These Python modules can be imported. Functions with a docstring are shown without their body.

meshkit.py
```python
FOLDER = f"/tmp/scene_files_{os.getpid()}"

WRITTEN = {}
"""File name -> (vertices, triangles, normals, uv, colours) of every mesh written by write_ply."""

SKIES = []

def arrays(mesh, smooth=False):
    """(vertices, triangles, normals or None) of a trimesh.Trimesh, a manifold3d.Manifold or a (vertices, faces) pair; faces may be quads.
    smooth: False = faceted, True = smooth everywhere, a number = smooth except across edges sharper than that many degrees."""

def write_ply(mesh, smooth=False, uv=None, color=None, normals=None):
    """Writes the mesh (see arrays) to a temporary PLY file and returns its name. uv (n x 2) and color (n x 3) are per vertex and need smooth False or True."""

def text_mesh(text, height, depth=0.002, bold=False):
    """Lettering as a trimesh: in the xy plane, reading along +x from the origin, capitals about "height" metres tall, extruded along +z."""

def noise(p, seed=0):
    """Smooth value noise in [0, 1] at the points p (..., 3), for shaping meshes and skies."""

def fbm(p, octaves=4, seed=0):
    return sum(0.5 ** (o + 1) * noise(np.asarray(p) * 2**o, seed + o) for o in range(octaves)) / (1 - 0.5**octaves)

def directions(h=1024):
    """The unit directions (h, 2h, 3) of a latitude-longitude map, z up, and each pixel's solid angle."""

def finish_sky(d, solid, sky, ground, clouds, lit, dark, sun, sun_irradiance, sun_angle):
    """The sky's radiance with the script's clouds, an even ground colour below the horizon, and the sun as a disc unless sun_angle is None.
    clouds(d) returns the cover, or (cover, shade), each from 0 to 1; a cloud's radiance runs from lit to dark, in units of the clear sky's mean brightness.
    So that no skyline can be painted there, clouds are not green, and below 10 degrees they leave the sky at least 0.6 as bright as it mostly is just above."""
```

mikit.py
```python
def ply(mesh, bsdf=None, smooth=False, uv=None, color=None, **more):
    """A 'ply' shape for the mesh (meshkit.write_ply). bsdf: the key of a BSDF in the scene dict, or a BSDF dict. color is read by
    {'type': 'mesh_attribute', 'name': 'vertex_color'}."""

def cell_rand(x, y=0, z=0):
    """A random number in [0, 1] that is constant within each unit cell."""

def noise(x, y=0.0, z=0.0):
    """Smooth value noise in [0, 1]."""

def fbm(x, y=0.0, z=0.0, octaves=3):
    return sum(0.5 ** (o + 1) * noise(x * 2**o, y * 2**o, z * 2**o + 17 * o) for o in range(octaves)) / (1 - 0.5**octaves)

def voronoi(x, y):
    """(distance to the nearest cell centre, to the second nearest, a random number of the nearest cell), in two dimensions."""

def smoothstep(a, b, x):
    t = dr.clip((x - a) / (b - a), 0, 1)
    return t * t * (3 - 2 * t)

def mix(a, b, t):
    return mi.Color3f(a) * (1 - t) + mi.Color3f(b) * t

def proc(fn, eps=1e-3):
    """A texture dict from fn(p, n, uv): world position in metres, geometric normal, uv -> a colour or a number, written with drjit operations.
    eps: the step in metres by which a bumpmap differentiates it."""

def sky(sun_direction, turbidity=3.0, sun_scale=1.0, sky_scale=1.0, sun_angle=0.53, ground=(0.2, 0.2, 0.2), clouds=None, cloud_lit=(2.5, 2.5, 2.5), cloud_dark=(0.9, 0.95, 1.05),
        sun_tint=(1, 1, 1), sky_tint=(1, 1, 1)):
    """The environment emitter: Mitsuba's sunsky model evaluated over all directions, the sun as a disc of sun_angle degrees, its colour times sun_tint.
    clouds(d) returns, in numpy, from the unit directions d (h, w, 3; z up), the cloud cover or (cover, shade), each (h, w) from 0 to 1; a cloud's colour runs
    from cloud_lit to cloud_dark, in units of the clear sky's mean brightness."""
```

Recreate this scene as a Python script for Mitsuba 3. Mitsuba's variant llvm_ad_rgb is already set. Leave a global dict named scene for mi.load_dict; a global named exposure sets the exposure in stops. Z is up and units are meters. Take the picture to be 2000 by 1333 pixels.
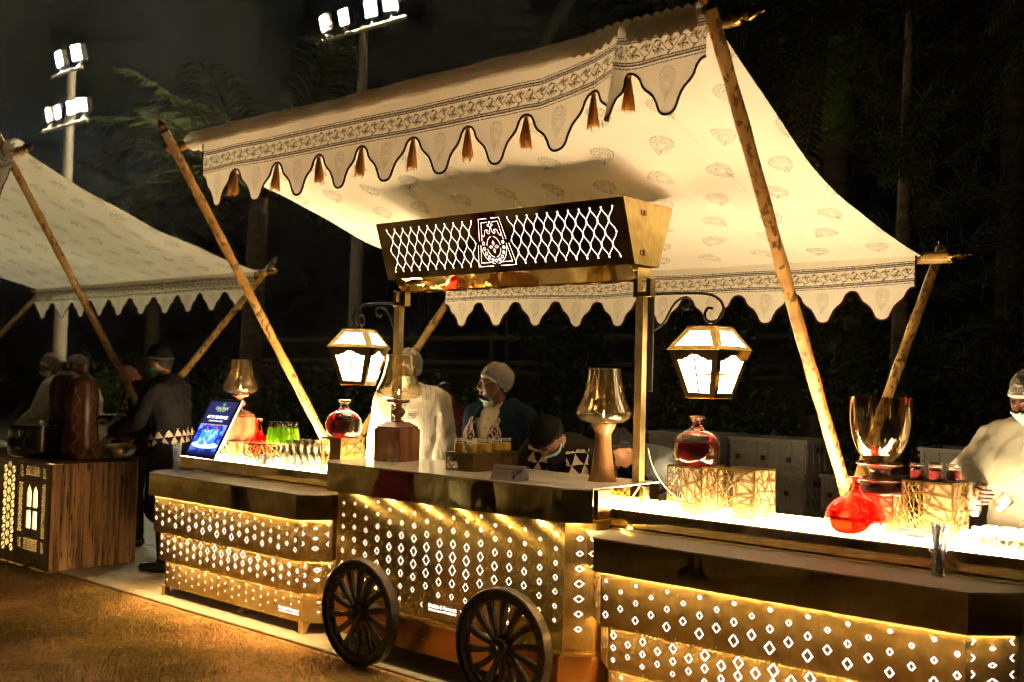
import math, random
import numpy as np, trimesh, manifold3d, shapely
import drjit as dr, mitsuba as mi
import mikit, meshkit
from mikit import noise, fbm, cell_rand, smoothstep, mix, proc
from shapely.geometry import Polygon, LineString, Point, box as sbox, MultiPolygon
from shapely.ops import unary_union
from shapely import affinity

# ------------------------------------------------------------------ camera, sky, exposure
CAM_Z = 1.65
FWD = np.array([-0.6491, 0.7598, 0.0367]); UP = np.array([0.0043, -0.0447, 0.999])
eye = np.array([0.0, 0.0, CAM_Z])
scene = {'type': 'scene'}
scene['camera'] = {'type': 'thinlens', 'fov': 2 * math.degrees(math.atan(1000 / 2025.15)), 'fov_axis': 'x',
    'to_world': mi.ScalarTransform4f().look_at(origin=eye.tolist(), target=(eye + FWD).tolist(), up=UP.tolist()),
    'aperture_radius': 0.010, 'focus_distance': 5.7, 'near_clip': 0.05, 'far_clip': 400.0}
scene['sky'] = {**mikit.sky([0.3, -0.5, 0.5], turbidity=3, sun_scale=0.0, sky_scale=0.0024 / 16, sky_tint=(1.5, 1.0, 0.75), ground=(0.1, 0.1, 0.1)), 'sampling_weight': 0.6}
exposure = 4.0
K_EXP = 2.0 ** -exposure                 # lamp values below are written for exposure 0
labels = {}
rng = np.random.default_rng(7)
I4 = mi.ScalarTransform4f
# emitter strengths
TABLE_L = (48.0, 37.0, 20.5)          # glowing acrylic table tops
LED_L = (420.0, 245.0, 80.0)         # warm led dots
CUT_L = (2.3, 2.1, 2.12)            # white light behind the cut-outs
LANT_L = (11.0, 8.6, 5.0)
FLOOD_W = (2000.0, 1750.0, 900.0)
FLOOD_C = (1000.0, 1240.0, 1400.0)

# ------------------------------------------------------------------ helpers
def emit(rad, w=0.3):
    return {'type': 'area', 'radiance': {'type': 'rgb', 'value': [float(c) * K_EXP for c in rad]}, 'sampling_weight': w}

used = {}
def numbered(key):
    k = used.get(key, -1) + 1
    used[key] = k
    return key if k == 0 else f'{key}_{k:03d}'

def thing(name, label=None, cat=None, group=None, kind=None):
    key = numbered(name)
    d = {}
    if label: d['label'] = label
    if cat: d['category'] = cat
    if group: d['group'] = group
    if kind: d['kind'] = kind
    if d: labels[key] = d
    return key

def put(parent, name, mesh, mat, smooth=False, uv=None, label=None, kind=None, **kw):
    """one entry of the scene: parent__name, numbered"""
    if isinstance(mesh, (list,)):
        mesh = cat_(mesh)
    key = numbered(f'{parent}__{name}' if parent else name)
    scene[key] = mikit.ply(mesh, 'mat_' + mat, smooth=smooth, uv=uv, **kw)
    if label or kind:
        labels[key] = {**({'label': label} if label else {}), **({'kind': kind} if kind else {})}
    return key

def one(name, mesh, mat, label, cat, group=None, kind=None, **kw):
    key = thing(name, label, cat, group, kind)
    scene[key] = mikit.ply(mesh, 'mat_' + mat, **kw)
    return key

def cat_(ms):
    return trimesh.util.concatenate([m if isinstance(m, trimesh.Trimesh) else trimesh.Trimesh(*m, process=False) for m in ms])

def xf(m, loc=(0, 0, 0), rz=0.0, rx=0.0, ry=0.0, s=1.0):
    R = trimesh.transformations.euler_matrix(rx, ry, rz, 'sxyz')
    R[:3, :3] *= s
    R[:3, 3] = loc
    m = m.copy(); m.apply_transform(R)
    return m

def bx(x0, x1, y0, y1, z0, z1, b=0.003):
    """box with chamfered edges"""
    c = np.array([(x0 + x1) / 2, (y0 + y1) / 2, (z0 + z1) / 2]); h = np.array([x1 - x0, y1 - y0, z1 - z0]) / 2
    b = min(b, h.min() * 0.6)
    p = []
    for sx in (-1, 1):
        for sy in (-1, 1):
            for sz in (-1, 1):
                s = np.array([sx, sy, sz])
                for k in range(3):
                    q = h - b; q[k] = h[k]
                    p.append(c + s * q)
    return trimesh.convex.convex_hull(np.array(p))

def plain(x0, x1, y0, y1, z0, z1):
    m = trimesh.creation.box((x1 - x0, y1 - y0, z1 - z0)); m.apply_translation(((x0 + x1) / 2, (y0 + y1) / 2, (z0 + z1) / 2)); return m

def lathe(prof, n=40, loc=(0, 0, 0), rz=0.0):
    p = np.asarray(prof, float); a = np.arange(n) * 2 * np.pi / n + rz
    v = np.stack([p[:, None, 0] * np.cos(a), p[:, None, 0] * np.sin(a), np.repeat(p[:, 1:2], n, 1)], -1).reshape(-1, 3) + np.asarray(loc)
    i, j = np.meshgrid(np.arange(len(p) - 1), np.arange(n), indexing='ij')
    q = np.stack([i * n + j, i * n + (j + 1) % n, (i + 1) * n + (j + 1) % n, (i + 1) * n + j], -1).reshape(-1, 4)
    f = np.vstack([q[:, [0, 1, 2]], q[:, [0, 2, 3]]])
    m = trimesh.Trimesh(v, f, process=False)
    ar = m.area_faces > 1e-12
    m.update_faces(ar)
    return m

def spl(pts, n=60):
    """smooth curve through the points (any dimension)"""
    from scipy.interpolate import PchipInterpolator, CubicSpline
    p = np.asarray(pts, float); t = np.r_[0, np.cumsum(np.linalg.norm(np.diff(p, axis=0), axis=1))]
    return CubicSpline(t, p)(np.linspace(0, t[-1], n))

def tube(pts, r, sides=8, caps=True):
    p = np.asarray(pts, float); n = len(p); r = np.broadcast_to(r, (n,))
    t = np.gradient(p, axis=0); t /= np.linalg.norm(t, axis=1, keepdims=True) + 1e-12
    a = np.zeros_like(p); ref = np.array([0, 0, 1.0]) if abs(t[0, 2]) < 0.9 else np.array([1.0, 0, 0])
    for i in range(n):
        ref = ref - t[i] * (ref @ t[i]); ref = ref / (np.linalg.norm(ref) + 1e-12); a[i] = ref
    b = np.cross(t, a); ang = np.arange(sides) * 2 * np.pi / sides
    v = p[:, None] + r[:, None, None] * (np.cos(ang)[None, :, None] * a[:, None] + np.sin(ang)[None, :, None] * b[:, None])
    i, j = np.meshgrid(np.arange(n - 1), np.arange(sides), indexing='ij')
    q = np.stack([i * sides + j, i * sides + (j + 1) % sides, (i + 1) * sides + (j + 1) % sides, (i + 1) * sides + j], -1).reshape(-1, 4)
    f = np.vstack([q[:, [0, 1, 2]], q[:, [0, 2, 3]]]); v = v.reshape(-1, 3)
    if caps:
        k = len(v); v = np.vstack([v, p[:1], p[-1:]]); s = np.arange(sides)
        f = np.vstack([f, np.stack([(s + 1) % sides, s, s * 0 + k], 1), np.stack([(n - 1) * sides + s, (n - 1) * sides + (s + 1) % sides, s * 0 + k + 1], 1)])
    return trimesh.Trimesh(v, f, process=False)

def polys(g):
    if g.is_empty: return []
    return [x for x in getattr(g, 'geoms', [g]) if isinstance(x, Polygon) and x.area > 1e-9]

def panel(g, O, u, v, t=0.002):
    """2d polygon -> plate of thickness t, front face at O + a u + b v, thickness away from u x v; returns mesh and its (a, b)"""
    O, u, v = (np.asarray(x, float) for x in (O, u, v)); n = np.cross(u, v)
    ms = [trimesh.creation.extrude_polygon(x, t, engine='earcut') for x in polys(g)]
    m = cat_(ms); p = np.array(m.vertices)
    w = O + p[:, :1] * u + p[:, 1:2] * v + (p[:, 2:] - t) * n
    out = trimesh.Trimesh(w, m.faces, process=False)
    return out, p[:, :2].copy()

def grid(fn, us, vs):
    """surface mesh and uv from fn(u, v) -> xyz (arrays)"""
    U, V = np.meshgrid(us, vs, indexing='ij')
    P = fn(U, V).reshape(-1, 3); nu, nv = len(us), len(vs)
    i, j = np.meshgrid(np.arange(nu - 1), np.arange(nv - 1), indexing='ij')
    q = np.stack([i * nv + j, (i + 1) * nv + j, (i + 1) * nv + j + 1, i * nv + j + 1], -1).reshape(-1, 4)
    return trimesh.Trimesh(P, np.vstack([q[:, [0, 1, 2]], q[:, [0, 2, 3]]]), process=False), np.stack([U.ravel(), V.ravel()], 1)

_ico = {k: trimesh.creation.icosphere(subdivisions=k) for k in (1, 2, 3, 4)}
def ball(c, r, k=2):
    m = _ico[k].copy(); m.apply_scale(r) if np.isscalar(r) else m.apply_transform(np.diag([*r, 1])); m.apply_translation(c); return m

def rect(O, u, v):
    O, u, v = (np.asarray(x, float) for x in (O, u, v))
    return trimesh.Trimesh([O, O + u, O + u + v, O + v], [[0, 1, 2], [0, 2, 3]], process=False)
UV4 = np.array([[0, 0], [1, 0], [1, 1], [0, 1.0]])
X_, Y_, Z_ = np.eye(3)
# ------------------------------------------------------------------ materials
def two(b): return {'type': 'twosided', 'bsdf': b}
def rgb(*c): return {'type': 'rgb', 'value': list(c)}
def plastic(c, rough=0.4, spec=0.5, **k): return two({'type': 'principled', 'base_color': c if isinstance(c, dict) else rgb(*c), 'roughness': rough, 'specular': spec, **k})
def diffuse(c): return two({'type': 'diffuse', 'reflectance': c if isinstance(c, dict) else rgb(*c)})
def metal(c, rough, **k): return {'type': 'principled', 'base_color': c if isinstance(c, dict) else rgb(*c), 'roughness': rough, 'metallic': 1.0, **k}
def bump(b, fn, scale, eps=1e-3): return {'type': 'bumpmap', 'arbitrary': proc(fn, eps), 'scale': scale, 'bsdf': b}

def brass_col(p, n, uv):
    f = fbm(p.x * 9, p.y * 9, p.z * 9, 3); g = noise(p.x * 70, p.y * 70, p.z * 25)
    return mix((0.66, 0.47, 0.17), (0.85, 0.66, 0.30), smoothstep(0.3, 0.7, f)) * (0.86 + 0.2 * g)
def brass_wave(p, n, uv):
    return fbm(p.x * 5.5, p.y * 5.5, p.z * 2.2, 2) + 0.012 * fbm(p.x * 30, p.y * 30, p.z * 9, 2)
def brass_rough(p, n, uv):
    return 0.03 + 0.06 * smoothstep(0.45, 0.8, fbm(p.x * 6, p.y * 6 + 3, p.z * 6, 3))
M = {}
M['brass_mirror'] = two(bump(metal(proc(brass_col), proc(brass_rough)), brass_wave, 0.004, 4e-3))
M['brass_sheet'] = two(bump(metal(proc(brass_col), 0.36), brass_wave, 0.007, 4e-3))
def brushed(p, n, uv):
    return fbm(p.x * 14, p.y * 14, p.z * 420, 2)
M['brass_brushed'] = two({'type': 'roughconductor', 'distribution': 'ggx', 'alpha_u': 0.13, 'alpha_v': 0.27, 'eta': 0.0, 'k': 1.0, 'specular_reflectance': proc(lambda p, n, uv: brass_col(p, n, uv) * 0.82)})
M['brass_beam'] = two({'type': 'roughconductor', 'distribution': 'ggx', 'alpha_u': 0.055, 'alpha_v': 0.40, 'eta': 0.0, 'k': 1.0, 'specular_reflectance': proc(brass_col)})
M['copper'] = two(bump(metal(rgb(0.52, 0.27, 0.12), 0.26), brass_wave, 0.004, 4e-3))
M['brass_plain'] = two(metal(rgb(0.80, 0.60, 0.24), 0.2))
M['steel'] = two(metal(rgb(0.55, 0.53, 0.50), 0.25))
M['black_iron'] = plastic((0.012, 0.011, 0.010), 0.42)
def wheel_col(p, n, uv): return mix((0.010, 0.009, 0.008), (0.03, 0.026, 0.022), smoothstep(0.5, 0.8, fbm(p.x * 30, p.y * 30, p.z * 30, 3)))
M['wheel_black'] = plastic(proc(wheel_col), 0.36)
M['white_glow'] = diffuse((0.8, 0.78, 0.74))
M['acrylic'] = plastic((0.8, 0.78, 0.72), 0.15)
M['stone_top'] = two({'type': 'principled', 'base_color': proc(lambda p, n, uv: mix((0.58, 0.57, 0.53), (0.74, 0.72, 0.67), fbm(p.x * 5, p.y * 5, 2, 3))), 'roughness': 0.13, 'specular': 0.8, 'clearcoat': 1.0, 'clearcoat_gloss': 0.95})
M['brass_post'] = two(bump(metal(proc(brass_col), 0.5), brass_wave, 0.006, 4e-3))

# block-printed cloth
def paisley(a, b):
    """ink amount of a boota motif, a across, b along in [-1, 1], tip at b = +1"""
    a2 = a + 0.22 * dr.maximum(b, 0) * dr.maximum(b, 0)
    w = 0.86 * (1 - 0.42 * b)
    d = dr.sqrt(dr.square(a2 / w) + dr.square(b * 0.96))
    ang = dr.atan2(a2, b + 0.15)
    def ring(lo, hi, n, duty): return smoothstep(lo - 0.03, lo, d) * (1 - smoothstep(hi, hi + 0.03, d)) * smoothstep(duty - 0.25, duty + 0.1, dr.sin(ang * n + d * 16))
    ink = dr.maximum(ring(0.80, 0.97, 22, 0.0), ring(0.60, 0.70, 30, -0.1))
    ink = dr.maximum(ink, ring(0.36, 0.47, 18, -0.2))
    ink = dr.maximum(ink, (1 - smoothstep(0.03, 0.055, dr.abs(a2))) * smoothstep(0.4, 0.5, b) * (1 - smoothstep(1.12, 1.2, b)))
    for (x, y) in ((0.0, -0.32), (-0.13, -0.12), (0.13, -0.12)):
        ink = dr.maximum(ink, 1 - smoothstep(0.05, 0.09, dr.sqrt(dr.square(a2 - x) + dr.square(b - y))))
    return ink
CREAM = (0.84, 0.785, 0.685)
def roof_col(p, n, uv):
    u, v = mi.Float(uv.x), mi.Float(uv.y)
    P, Q = 0.37, 0.31
    row = dr.floor(v / Q); uu = u / P + 0.5 * (row - 2 * dr.floor(row / 2))
    cu, cv = dr.floor(uu), row
    a, b = (uu - cu - 0.5) * P, (v / Q - row - 0.5) * Q
    th = (cell_rand(cu, cv, 5) - 0.5) * 0.8 - 0.45 + 0.6 * (row - 2 * dr.floor(row / 2))
    c, s = dr.cos(th), dr.sin(th)
    x, y = (a * c - b * s) / 0.074, (a * s + b * c) / 0.082
    fade = 0.65 + 0.35 * cell_rand(cu, cv, 8)
    wear = 0.6 + 0.4 * noise(u * 60, v * 60)
    ink = paisley(x, y) * fade * wear
    stain = smoothstep(0.55, 0.85, fbm(u * 1.7, v * 1.7, 3, 4)) * 0.13 + 0.05 * noise(u * 9, v * 3)
    base = mix(CREAM, (0.60, 0.52, 0.38), stain)
    seam = (1 - smoothstep(0.002, 0.004, dr.abs(u - 1.72))) * 0.5 + (1 - smoothstep(0.002, 0.004, dr.abs(u - 3.35))) * 0.35
    return mix(base, (0.15, 0.115, 0.10), dr.clip(ink + seam * 0.5, 0, 0.85))
def stripe(v, c, h): return 1 - smoothstep(h * 0.6, h, dr.abs(v - c))
def star(x, y, r, n):
    d = dr.sqrt(x * x + y * y); a = dr.atan2(y, x)
    return 1 - smoothstep(0.85, 1.0, d / (r * (0.62 + 0.38 * dr.cos(a * n))))
PITCH = 0.377
def valance_col(p, n, uv, flower=(0.26, 0.20, 0.07)):
    u, v = mi.Float(uv.x), mi.Float(uv.y)
    ink = mi.Float(0.0)
    for c, h in ((0.050, 0.0028), (0.062, 0.0045), (0.074, 0.0035), (0.160, 0.0035), (0.172, 0.0045), (0.186, 0.0026)): ink = dr.maximum(ink, stripe(v, c, h))
    dots = smoothstep(-0.2, 0.3, dr.sin(u * 2 * math.pi / 0.007)) * (stripe(v, 0.068, 0.003) + stripe(v, 0.166, 0.003)) * 0.7
    ink = dr.maximum(ink, dots)
    R = 0.125                                         # repeat of the vine
    k = dr.floor(u / R); x = u - (k + 0.5) * R; y = v - 0.117
    vine = 1 - smoothstep(0.0016, 0.0032, dr.abs(y - 0.026 * dr.sin(x * 2 * math.pi / R)))
    ph = x * 2 * math.pi / R
    leaf = mi.Float(0.0)
    for i, (lx, ly, th) in enumerate(((-0.052, 0.012, 0.9), (-0.040, -0.028, -0.6), (-0.020, -0.008, 2.2), (-0.008, 0.016, 0.5), (0.012, -0.014, 2.4), (0.024, 0.032, -0.7), (0.040, 0.004, 0.8), (0.053, -0.016, 2.3))):
        dx, dy = x - lx, y - ly; c, s = math.cos(th), math.sin(th)
        leaf = dr.maximum(leaf, 1 - smoothstep(0.7, 1.0, dr.sqrt(dr.square((dx * c + dy * s) / 0.013) + dr.square((dy * c - dx * s) / 0.0042))))
    ink = dr.maximum(ink, dr.maximum(vine, leaf))
    fl = dr.maximum(star(x + 0.030, y - 0.012, 0.026, 8), star(x - 0.033, y + 0.016, 0.022, 8))
    heart = dr.maximum(1 - smoothstep(0.004, 0.007, dr.sqrt(dr.square(x + 0.030) + dr.square(y - 0.012))), 1 - smoothstep(0.004, 0.007, dr.sqrt(dr.square(x - 0.033) + dr.square(y + 0.016))))
    kk = dr.floor(u / PITCH); a = (u - (kk + 0.5) * PITCH) / 0.046; b = -(v - 0.275) / 0.068
    mot = paisley(a, -b) * 0.62 * (0.6 + 0.4 * noise(u * 70, v * 70))
    base = mix(CREAM, (0.66, 0.58, 0.44), 0.25 * smoothstep(0.5, 0.8, fbm(u * 3, v * 3, 7, 3)))
    col = mix(base, (0.23, 0.17, 0.14), mot)
    col = mix(col, flower, fl)
    return mix(col, (0.045, 0.022, 0.030), dr.clip(dr.maximum(ink, heart), 0, 1))
def valance_back_col(p, n, uv): return valance_col(p, n, uv, (0.42, 0.27, 0.05))
def cloth(fn, t=0.55): return {'type': 'principledthin', 'base_color': proc(fn), 'roughness': 0.9, 'diff_trans': t, 'spec_trans': 0.0}
M['roof_cloth'] = cloth(roof_col, 0.52)
M['valance_cloth'] = cloth(valance_col, 1.0)
M['valance_back'] = cloth(valance_back_col, 0.6)
M['plain_cloth'] = {'type': 'principledthin', 'base_color': rgb(*CREAM), 'roughness': 0.9, 'diff_trans': 0.7, 'spec_trans': 0.0}
M['piping'] = diffuse((0.045, 0.010, 0.016))
def tassel_col(p, n, uv): return mix((0.60, 0.34, 0.09), (0.92, 0.64, 0.26), noise(p.x * 260, p.y * 260, p.z * 14))
M['tassel'] = {'type': 'principledthin', 'base_color': proc(tassel_col), 'roughness': 0.5, 'diff_trans': 1.4, 'spec_trans': 0.0}
def bamboo_col(p, n, uv):
    f = fbm(p.x * 55, p.y * 55, p.z * 22, 3); g = fbm(p.x * 11, p.y * 11, p.z * 5 + 4, 3)
    c = mix((0.36, 0.185, 0.040), (0.55, 0.33, 0.095), smoothstep(0.3, 0.7, g))
    return mix(c, (0.11, 0.05, 0.018), smoothstep(0.57, 0.66, f) * 0.9)
M['bamboo'] = plastic(proc(bamboo_col), 0.35)
M['finial'] = two(metal(rgb(0.40, 0.22, 0.07), 0.25))
def wood(c0, c1, s=1.0):
    def f(p, n, uv):
        g = fbm(p.x * 26 * s + 3 * noise(p.x * 4, p.y * 4, p.z * 2), p.y * 26 * s, p.z * 2.4 * s, 4)
        return mix(c0, c1, smoothstep(0.28, 0.72, g))
    return f
M['wood_red'] = plastic(proc(wood((0.30, 0.115, 0.05), (0.48, 0.22, 0.105))), 0.30, 0.5)
M['wood_dark'] = plastic(proc(wood((0.05, 0.018, 0.010), (0.12, 0.045, 0.022))), 0.28, 0.6)
M['wood_honey'] = plastic(proc(wood((0.36, 0.18, 0.07), (0.52, 0.30, 0.13))), 0.34)
M['wood_top'] = plastic(proc(wood((0.045, 0.018, 0.012), (0.09, 0.036, 0.02))), 0.25)
def plank_col(p, n, uv):
    g = fbm(p.x * 38, p.y * 38, p.z * 1.6, 4); w = fbm(p.x * 9, p.y * 9, p.z * 2.2 + 5, 3); k = fbm(p.x * 90, p.y * 90, p.z * 7, 2)
    c = mix((0.24, 0.12, 0.06), (0.68, 0.45, 0.27), smoothstep(0.32, 0.62, g))
    c = mix(c, (0.58, 0.45, 0.32), smoothstep(0.5, 0.75, w) * 0.5)
    return mix(c, (0.06, 0.03, 0.018), smoothstep(0.66, 0.74, k) * 0.8)
M['plank'] = two(bump({'type': 'principled', 'base_color': proc(plank_col), 'roughness': 0.7}, lambda p, n, uv: fbm(p.x * 60, p.y * 60, p.z * 3, 3), 0.002))
def limed_col(p, n, uv):
    g = fbm(p.x * 30, p.y * 30, p.z * 5, 4)
    return mix((0.80, 0.74, 0.60), (0.34, 0.24, 0.15), smoothstep(0.56, 0.76, g) * 0.75)
M['limed_wood'] = plastic(proc(limed_col), 0.65)
# glass
def thin(c, ior=1.5): return {'type': 'thindielectric', 'int_ior': ior, 'specular_transmittance': rgb(*c)}
M['glass_clear'] = thin((0.95, 0.94, 0.92))
M['glass_amber'] = {'type': 'blendbsdf', 'weight': 0.035, 'a': {'type': 'dielectric', 'int_ior': 1.42, 'specular_transmittance': rgb(0.965, 0.92, 0.82)}, 'b': {'type': 'principledthin', 'base_color': rgb(0.85, 0.62, 0.32), 'roughness': 0.5, 'diff_trans': 1.2, 'spec_trans': 0.0}}
M['glass_red'] = {'type': 'blendbsdf', 'weight': 0.004, 'a': {'type': 'dielectric', 'int_ior': 1.45, 'specular_transmittance': rgb(0.97, 0.56, 0.54)}, 'b': {'type': 'principledthin', 'base_color': rgb(0.9, 0.15, 0.13), 'roughness': 0.4, 'diff_trans': 1.2, 'spec_trans': 0.0}}
M['glass_solid'] = {'type': 'dielectric', 'int_ior': 1.5, 'specular_transmittance': rgb(0.96, 0.96, 0.94)}
M['mirror_glass'] = {'type': 'blendbsdf', 'weight': 0.42, 'a': thin((0.9, 0.80, 0.62), 1.6), 'b': two(metal(rgb(0.85, 0.75, 0.55), 0.05))}
def liquid(c): return {'type': 'thindielectric', 'int_ior': 1.33, 'specular_transmittance': rgb(*c)}
M['red_drink'] = liquid((0.80, 0.10, 0.10))
M['orange_drink'] = liquid((0.98, 0.20, 0.06))
M['green_drink'] = {'type': 'principledthin', 'base_color': rgb(0.40, 0.66, 0.05), 'roughness': 0.3, 'diff_trans': 1.2, 'spec_trans': 0.0}
M['liner'] = diffuse((0.27, 0.17, 0.085))
M['brass_lattice'] = two(metal(rgb(0.30, 0.20, 0.065), 0.35))
M['custard'] = plastic((0.72, 0.55, 0.14), 0.4)
M['pudding'] = plastic((0.34, 0.055, 0.05), 0.3)
M['frosted'] = {'type': 'principledthin', 'base_color': rgb(0.93, 0.91, 0.86), 'roughness': 0.4, 'diff_trans': 0.9, 'spec_trans': 0.0}
M['wax'] = plastic((0.75, 0.62, 0.40), 0.5)
M['flame'] = diffuse((0.8, 0.5, 0.2))
M['paper'] = {'type': 'principledthin', 'base_color': rgb(0.70, 0.68, 0.72), 'roughness': 0.8, 'diff_trans': 0.35, 'spec_trans': 0.0}
M['napkin'] = diffuse((0.74, 0.70, 0.62))
M['ink'] = diffuse((0.05, 0.05, 0.09))
M['ink_blue'] = diffuse((0.10, 0.13, 0.36))
def straw_col(p, n, uv):
    u, v = mi.Float(uv.x), mi.Float(uv.y)
    a, b = u * 5, v * 95; r = dr.floor(b); a = a + 0.5 * (r - 2 * dr.floor(r / 2))
    d = dr.sqrt(dr.square(a - dr.floor(a) - 0.5) + dr.square(b - r - 0.5))
    return mix((0.93, 0.91, 0.88), (0.10, 0.18, 0.48), 1 - smoothstep(0.20, 0.28, d))
M['straw'] = {'type': 'principledthin', 'base_color': proc(straw_col), 'roughness': 0.6, 'diff_trans': 1.5, 'spec_trans': 0.0}
M['goblet_glass'] = {'type': 'dielectric', 'int_ior': 1.5, 'specular_transmittance': rgb(0.93, 0.91, 0.86)}
M['purple_cloth'] = diffuse((0.16, 0.03, 0.11))
M['chair_white'] = plastic((0.78, 0.75, 0.70), 0.4)
M['charcoal_plastic'] = plastic((0.012, 0.012, 0.013), 0.3)
M['white_plastic'] = plastic((0.75, 0.73, 0.70), 0.35)
def crate_col(p, n, uv): return mix((0.085, 0.085, 0.080), (0.125, 0.12, 0.11), fbm(p.x * 14, p.y * 14, p.z * 14, 3))
M['crate_grey'] = plastic(proc(crate_col), 0.5)
# ground
def lawn_col(p, n, uv):
    a = fbm(p.x * 0.9, p.y * 0.9, 1.5, 4); b = fbm(p.x * 7, p.y * 7, 4.5, 3); c = noise(p.x * 60, p.y * 60, 2)
    soil = mix((0.20, 0.125, 0.060), (0.36, 0.235, 0.120), b) * (0.65 + 0.7 * fbm(p.x * 2.6, p.y * 2.6, 9, 3))
    col = mix(soil, (0.105, 0.090, 0.025), smoothstep(0.46, 0.68, a) * 0.65)
    return col * (0.70 + 0.5 * c * (0.6 + 0.8 * noise(p.x * 190, p.y * 190, 6)))
M['lawn'] = two(bump({'type': 'diffuse', 'reflectance': proc(lawn_col)}, lambda p, n, uv: fbm(p.x * 28, p.y * 28, 1, 4), 0.010, 4e-3))
def blade_col(p, n, uv):
    a = fbm(p.x * 0.9, p.y * 0.9, 1.5, 4); c = cell_rand(p.x * 220, p.y * 220, 3)
    return mix(mix((0.25, 0.145, 0.055), (0.12, 0.11, 0.03), smoothstep(0.45, 0.65, a)), (0.32, 0.21, 0.085), c * 0.6)
M['grass_blade'] = diffuse(proc(blade_col))
def slab_col(p, n, uv):
    a = fbm(p.x * 2.3, p.y * 2.3, 3, 4); b = noise(p.x * 45, p.y * 45, 1)
    return mix((0.19, 0.18, 0.165), (0.29, 0.275, 0.25), a) * (0.82 + 0.25 * b)
M['slab'] = two(bump({'type': 'principled', 'base_color': proc(slab_col), 'roughness': 0.75}, lambda p, n, uv: fbm(p.x * 60, p.y * 60, 1, 3), 0.002))
def leafy(c0, c1, s=6):
    def f(p, n, uv): return mix(c0, c1, fbm(p.x * s, p.y * s, p.z * s, 2))
    return f
M['palm_leaf'] = diffuse(proc(leafy((0.022, 0.028, 0.009), (0.044, 0.048, 0.016))))
M['dry_frond'] = two({'type': 'principled', 'base_color': rgb(0.12, 0.085, 0.035), 'roughness': 0.7})
M['leaf_dark'] = diffuse(proc(leafy((0.022, 0.034, 0.009), (0.050, 0.066, 0.018))))
M['leaf_strap'] = two({'type': 'principled', 'base_color': proc(leafy((0.035, 0.06, 0.012), (0.07, 0.10, 0.022))), 'roughness': 0.5, 'specular': 0.25})
M['crownshaft'] = plastic((0.10, 0.22, 0.025), 0.4)
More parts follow.
